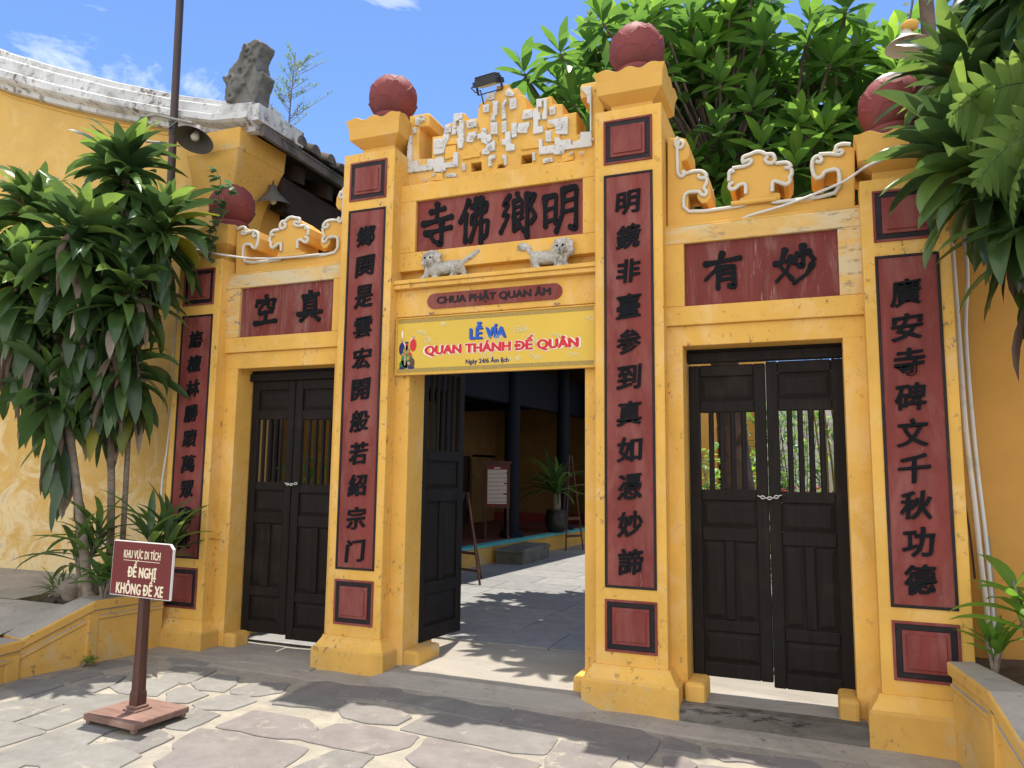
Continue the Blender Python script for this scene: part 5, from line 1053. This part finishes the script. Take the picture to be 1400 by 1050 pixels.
for p,d,k in tips:
    h=min(hubs,key=lambda q:(q-p).length); mid=(h+p)/2+Vector((0,0,-.08))
    br.tube([tuple(h),tuple(mid),tuple(p)],[.019,.017,.015],5)
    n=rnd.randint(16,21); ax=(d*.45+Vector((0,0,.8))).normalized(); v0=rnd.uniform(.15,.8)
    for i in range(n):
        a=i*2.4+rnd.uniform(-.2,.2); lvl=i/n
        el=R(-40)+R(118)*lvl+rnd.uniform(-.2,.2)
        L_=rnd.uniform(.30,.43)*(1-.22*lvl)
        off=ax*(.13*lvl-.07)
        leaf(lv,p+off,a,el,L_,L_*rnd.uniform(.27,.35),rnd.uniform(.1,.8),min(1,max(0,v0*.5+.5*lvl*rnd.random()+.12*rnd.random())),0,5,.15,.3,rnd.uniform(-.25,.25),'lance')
    if rnd.random()<.16 and k>.75:
        for i in range(9):
            c=p+ax*.16+Vector((rnd.gauss(0,.05),rnd.gauss(0,.05),rnd.gauss(.08,.03)))
            for q in range(5): leaf(flw,c,q*1.257,.5,.042,.026,.5,.5,1 if rnd.random()<.12 else 0,2,.1,.5,0,'lance')
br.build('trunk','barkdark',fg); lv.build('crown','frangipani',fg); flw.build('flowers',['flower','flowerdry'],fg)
rnd=random.Random(41)
for i,(x,y) in enumerate(((-.98,3.25),(-.42,3.55),(-.25,3.62),(-.25,1.95),(.32,2.40),(.42,2.12),(-.75,2.35))):
    f=MB()
    for k in range(5): leaf(f,(x,y,.012),k*1.257+rnd.random(),.35,.036,.022,.5,.5,0,3,.1,.5,0,'lance')
    o=f.build('fallen_flower','flower'); tag(o,'small white frangipani flower fallen on the shaded courtyard slabs','flower','flowers fallen in the courtyard')
# ================================================================ dracaena clump, left
def dracaena(m,stem,rnd,t0,n,L_,W,mat_dead,top_n=26,dmax=.45):
    """leaves round the upper part of a stem: upright at the tip, hanging and withered lower down"""
    S=[Vector(p) for p in stem]
    def at(t):
        t*=len(S)-1; i=min(int(t),len(S)-2); return S[i]+(S[i+1]-S[i])*(t-i)
    tip=S[-1]; ax=(S[-1]-S[-2]).normalized(); ln=sum((S[q+1]-S[q]).length for q in range(len(S)-1))
    for i in range(n):
        u=i/n; a=i*2.399+rnd.uniform(-.6,.6)
        if u>.42:                       # the head
            v=(u-.42)/.58; p=tip-ax*(.26*(1-v)*rnd.uniform(.7,1.3)); el=R(-38)+R(100)*v**.9+rnd.uniform(-.3,.3); dr=rnd.uniform(.9,2.0)*(1-.35*v); dead=rnd.random()<.03
        else:                           # the skirt below it
            v=u/.42; p=at(1-min(.98,(.30+(1-v)*.75)*(.9/max(ln,.9)))*1.0 if ln>.9 else rnd.uniform(.2,.9)); el=R(-82)+R(38)*v+rnd.uniform(-.2,.25); dr=rnd.uniform(.2,.8); dead=rnd.random()<dmax*(1-v*.8)
        yel=(not dead) and rnd.random()<.02
        ll=L_*rnd.uniform(.72,1.15)
        if dead: leaf(m,p,a,R(-60)+rnd.uniform(-.3,.3),ll*rnd.uniform(.7,1.05),W*rnd.uniform(.4,.85),.9,rnd.random(),1,7,.5,.3,rnd.uniform(-1.2,1.2),'strap',rnd.uniform(-2.5,2.5))
        else: leaf(m,p,a,el,ll,W*rnd.uniform(.8,1.2),dr,.05+.9*rnd.random()*(.45+.55*u),2 if yel else 0,8,rnd.uniform(.12,.3),.42,rnd.uniform(-.6,.6),'strap',rnd.uniform(-1.1,1.1))
    for i in range(top_n//2):
        leaf(m,tip,rnd.uniform(0,6.28),R(45)+rnd.random()*R(40),L_*.75*rnd.uniform(.6,1),W*.7,rnd.uniform(.1,.9),.5+.45*rnd.random(),0,6,.3,.4,0,'strap')
dc=thing('dracaena_clump',(-3.15,-.45,.33),'tall dracaena clump with three bare stems and drooping leaves at the left','dracaena')
rnd=random.Random(19)
stems=[([(-3.25,-.45,.32),(-3.40,-.47,1.0),(-3.66,-.50,2.0),(-3.86,-.52,2.8),(-4.10,-.55,3.4),(-4.22,-.55,3.74)],.040,0,120),
([(-3.42,-.12,.32),(-3.45,-.15,1.2),(-3.48,-.20,2.0),(-3.36,-.32,2.8),(-3.26,-.42,3.5),(-3.20,-.46,4.02)],.034,0,130),
([(-3.44,.0,.32),(-3.40,-.05,1.2),(-3.36,-.10,1.9),(-3.20,-.22,2.5),(-2.98,-.34,3.05),(-2.78,-.38,3.48)],.026,0,115),
([(-3.40,-.25,2.3),(-3.50,-.25,2.9),(-3.62,-.30,3.3),(-3.72,-.30,3.58)],.026,0,110),
([(-3.78,-.52,2.2),(-3.98,-.72,2.65),(-4.22,-.80,3.0),(-4.44,-.85,3.22)],.024,0,110),
([(-3.34,-.42,2.2),(-3.32,-.65,2.7),(-3.26,-.78,3.05),(-3.20,-.85,3.32)],.024,0,110),
([(-3.70,-.50,1.9),(-3.78,-.70,2.4),(-3.82,-.80,2.75),(-3.84,-.86,3.02)],.022,0,100),
([(-3.28,-.22,2.1),(-3.15,-.42,2.4),(-3.03,-.50,2.7),(-2.95,-.54,2.92)],.020,0,95),
([(-3.72,-.50,1.9),(-3.98,-.60,2.2),(-4.25,-.62,2.45),(-4.42,-.62,2.62)],.018,0,90),
([(-3.62,-.50,1.7),(-3.82,-.40,2.0),(-3.98,-.36,2.25),(-4.08,-.34,2.42)],.016,0,80),
([(-3.46,-.18,1.7),(-3.50,-.40,2.1),(-3.54,-.55,2.4),(-3.56,-.60,2.58)],.016,0,90),
([(-3.36,-.10,1.7),(-3.24,-.25,2.0),(-3.16,-.32,2.2),(-3.12,-.34,2.36)],.014,0,70),
([(-3.50,-.47,1.2),(-3.58,-.60,1.6),(-3.63,-.64,1.9),(-3.64,-.66,2.12)],.014,0,44)]
for S,r_,t0,n in stems:
    q=MB(); q.tube(S,[r_*(1-.5*i/(len(S)-1)) for i in range(len(S))],10)
    if S[0][2]<.5: q.ell((S[0][0],S[0][1],.35),(r_*1.5,r_*1.5,.07),7)
    q.build('stem','bark',dc); m=MB(); dracaena(m,S,rnd,t0,n,.50,.130,1,18,.62); m.build('crown',['dracaena_dark','dead','yellowing'],dc)
def low_plant(name,c,n,L_,W,label,cat,mat,seed,el=(.1,1.3),droop=(.5,1.3),stems=3,h=.4,group=None,spread=.1):
    root=thing(name,c,label,cat,group); rnd=random.Random(seed); m=MB(); s=MB()
    for k in range(stems):
        a=k*2.1+rnd.random(); tip=(c[0]+spread*math.cos(a),c[1]+spread*math.sin(a),c[2]+h*rnd.uniform(.6,1))
        s.tube([c,((c[0]+tip[0])/2,(c[1]+tip[1])/2,(c[2]+tip[2])/2+.02),tip],[.014,.012,.008],6)
        for i in range(n//stems):
            u=i/(n/stems); p=Vector(c)+(Vector(tip)-Vector(c))*(.55+.45*u)
            leaf(m,p,i*2.4+rnd.random()*.5,rnd.uniform(*el),L_*rnd.uniform(.7,1.15),W*rnd.uniform(.8,1.15),rnd.uniform(*droop),.2+.6*rnd.random(),0,6,.2,.3,rnd.uniform(-.3,.3),'strap')
    m.build('leaves',mat,root); s.build('stem','bark',root)
low_plant('dracaena_sapling',(-3.42,-.40,.36),44,.46,.062,'young dracaena left of the leaning stem, against the worn wall','plant','dracaena_dark',51,(.0,1.3),(.4,1.3),4,.62,'young plants in the left planter',.12)
low_plant('dracaena_sapling',(-2.72,-.33,.36),52,.46,.066,'young dracaena behind the notice sign, against the left corner pillar','plant','dracaena_dark',52,(.1,1.4),(.4,1.3),4,.80,'young plants in the left planter',.14)
low_plant('dracaena_sapling',(-2.98,-.56,.36),30,.24,.075,'broad leaved seedling at the foot of the leaning stem','plant','dracaena',53,(.1,1.2),(.4,1.2),3,.30,'young plants in the left planter',.08)
low_plant('spider_plant',(-3.72,-.45,.335),46,.30,.018,'grassy tuft beside the rocks in the left planter','plant','dracaena',54,(.2,1.2),(.6,1.6),1,.04)
low_plant('weed',(-2.93,-.74,-.075),26,.07,.03,'tiny green weed at the foot of the left planter wall','weed','shrub',55,(.1,1.3),(.3,.9),2,.05)
# creeper over the left ball
cv=thing('creeper',(-2.55,.1,3.4),'small creeper trailing over the leftmost red ball','creeper'); rnd=random.Random(61); m=MB(); s=MB()
pts=[(-2.62,-.02,4.02),(-2.55,-.045,3.93),(-2.54,-.035,3.82),(-2.52,-.02,3.70),(-2.50,-.03,3.60),(-2.52,-.055,3.50),(-2.56,-.06,3.40),(-2.58,-.06,3.30),(-2.60,-.05,3.22)]
s.tube(pts,.005,5); s.tube([(-2.54,-.035,3.84),(-2.47,.0,3.86),(-2.42,.05,3.80)],.004,5)
for p in pts+[(-2.46,0,3.86),(-2.42,.05,3.80),(-2.5,-.03,3.65),(-2.54,-.055,3.45),(-2.57,-.06,3.35)]:
    for k in range(4): leaf(m,p,rnd.uniform(2,4.4),rnd.uniform(-.7,.6),.105,.062,.5,rnd.random(),0,4,.1,.5,0,'lance')
m.build('leaves','vine',cv); s.build('stem','bark',cv)
# sapling on the roof
sp=thing('roof_sapling',(-2.60,.88,4.75),'thin feathery sapling growing from the roof edge behind the dragon ornament','sapling'); rnd=random.Random(71); m=MB(); s=MB()
s.tube([(-2.6,.88,4.70),(-2.58,.87,5.1),(-2.54,.86,5.60)],[.010,.007,.003],5)
for i in range(34):
    z=4.80+.75*(i/34); a=rnd.uniform(0,6.28); L_=.38*(1-.55*i/34)*rnd.uniform(.6,1.1); b=Vector((-2.59+.05*(i/34),.87,z)); e=b+Vector((math.cos(a)*L_*.75,math.sin(a)*L_*.75,L_*.75))
    if i%5==0: e+=Vector((.15,0,.0))
    s.tube([tuple(b),tuple((b+e)/2+Vector((0,0,-.01))),tuple(e)],[.0035,.0025,.0012],4)
    for k in range(24):
        t=rnd.uniform(.3,1.05); p=b+(e-b)*t; leaf(m,p,rnd.uniform(0,6.28),rnd.uniform(-.2,1.2),.040,.010,.3,rnd.uniform(.3,1),0,2,.1,.5,0,'lance')
m.build('leaves','fern',sp); s.build('stem','bark',sp)
# ================================================================ dracaena and philodendron, right
dr=thing('dracaena_tree',(3.60,-.35,.33),'big dark dracaena hanging over the right corner pillar','dracaena'); rnd=random.Random(29)
st=[([(3.62,-.35,.30),(3.60,-.33,1.5),(3.48,-.30,2.6),(3.24,-.28,3.3),(3.06,-.24,3.66)],.06,.50,130),
([(3.56,-.32,2.4),(3.34,-.38,2.75),(3.14,-.40,3.0),(2.98,-.40,3.16)],.030,.05,120),
([(3.52,-.30,2.6),(3.55,-.40,3.3),(3.42,-.42,3.9),(3.36,-.40,4.25)],.035,.25,130),
([(3.58,-.33,2.0),(3.44,-.44,2.4),(3.34,-.48,2.65),(3.28,-.50,2.82)],.026,.05,90),
([(3.60,-.33,2.2),(3.75,-.60,2.9),(3.72,-.75,3.5),(3.62,-.8,4.0)],.030,.2,120),
([(3.56,-.2,3.0),(3.60,.0,3.7),(3.52,.15,4.3),(3.42,.2,4.7)],.030,.2,120),
([(3.60,-.3,2.8),(3.52,-.1,3.3),(3.42,.05,3.7),(3.34,.12,4.0)],.028,.1,110)]
for S,r_,t0,n in st:
    q=MB(); q.tube(S,[r_*(1-.5*i/(len(S)-1)) for i in range(len(S))],10); q.build('stem','barkdark',dr); m=MB(); dracaena(m,S,rnd,t0,n,.54,.125,1,20,.5); m.build('crown',['dracaena_dark','dead','yellowing'],dr)
ph=thing('climbing_philodendron',(3.45,-.62,2.6),'pale green split-leaf philodendron climbing in the dark dracaena','philodendron')
def splitleaf(base,az,el,L_,roll,seed):
    rnd=random.Random(seed); m=MB(); p=Vector(base); e=el
    s0=Vector((math.cos(az),-math.sin(az),0))
    st=L_/9
    for i in range(10):
        d=Vector((math.cos(e)*math.sin(az),math.cos(e)*math.cos(az),math.sin(e))); n_=s0.cross(d); sd=s0*math.cos(roll)+n_*math.sin(roll); nn=n_*math.cos(roll)-s0*math.sin(roll)
        if i>0: m.tube([tuple(p-d*st),tuple(p)],.006,5,0)
        wl=L_*.52*math.sin(math.pi*(.12+.84*i/9)**.85)*rnd.uniform(.9,1.1)+.03
        for sgn in (-1,1):
            dd=(sd*sgn*.92+d*(.25+.35*i/9)-nn*.12).normalized(); pr=d
            L2=[]; q=p.copy(); 
            for k in range(6):
                t=k/5; wd=.030*(L_/.6)*(math.sin(math.pi*(.18+.80*t))**.7)+.012*(1-t); sag=Vector((0,0,-.06*t*t*wl/.3))
                L2.append([q+dd*(wl*t)+sag-pr*wd+nn*0,q+dd*(wl*t)+sag+nn*.006,q+dd*(wl*t)+sag+pr*wd])
            vs=[v for r_ in L2 for v in r_]; fs=[]
            for k in range(5): fs+=[(k*3,k*3+1,k*3+4,k*3+3),(k*3+1,k*3+2,k*3+5,k*3+4)]
            m.add(vs,fs,0,.25+.6*rnd.random(),True)
        p=p+d*st; e-=.10
    m.build('leaf','fern',ph)
splitleaf((3.30,-.72,3.36),R(-100),R(4),.44,R(-42),1); splitleaf((3.36,-.74,3.14),R(-92),R(-14),.46,R(-48),2); splitleaf((3.50,-.66,3.48),R(-84),R(14),.42,R(-35),3); splitleaf((3.26,-.66,3.02),R(-120),R(-45),.38,R(-40),4)
m=MB(); m.tube([(3.60,-.42,2.0),(3.52,-.55,2.7),(3.44,-.62,3.2),(3.30,-.69,3.41)],[.018,.016,.014,.009],7); m.tube([(3.48,-.60,3.0),(3.40,-.70,3.12),(3.36,-.735,3.17)],.009,6); m.tube([(3.44,-.62,3.2),(3.46,-.60,3.5),(3.48,-.615,3.63)],.009,6); m.tube([(3.48,-.60,2.9),(3.30,-.62,3.0),(3.22,-.615,3.06)],.008,6); m.build('stem','bark',ph)
low_plant('cordyline',(3.22,-.22,.35),22,.34,.085,'bright broad leaved plant in the right planter, its leaves reaching over the coping','plant','shrub',81,(.2,1.2),(.5,1.2),3,.62,'young plants in the right planter',.10)
low_plant('cordyline',(3.05,-.16,.36),20,.22,.045,'narrow leaved seedling in the right planter next to the corner pillar','plant','shrub',82,(.4,1.4),(.3,1.0),3,.22,'young plants in the right planter',.05)
low_plant('cordyline',(3.42,-.42,.35),24,.34,.07,'glossy seedling in the right planter beside the big stem','plant','dracaena',83,(.2,1.2),(.5,1.2),3,.50,'young plants in the right planter',.10)
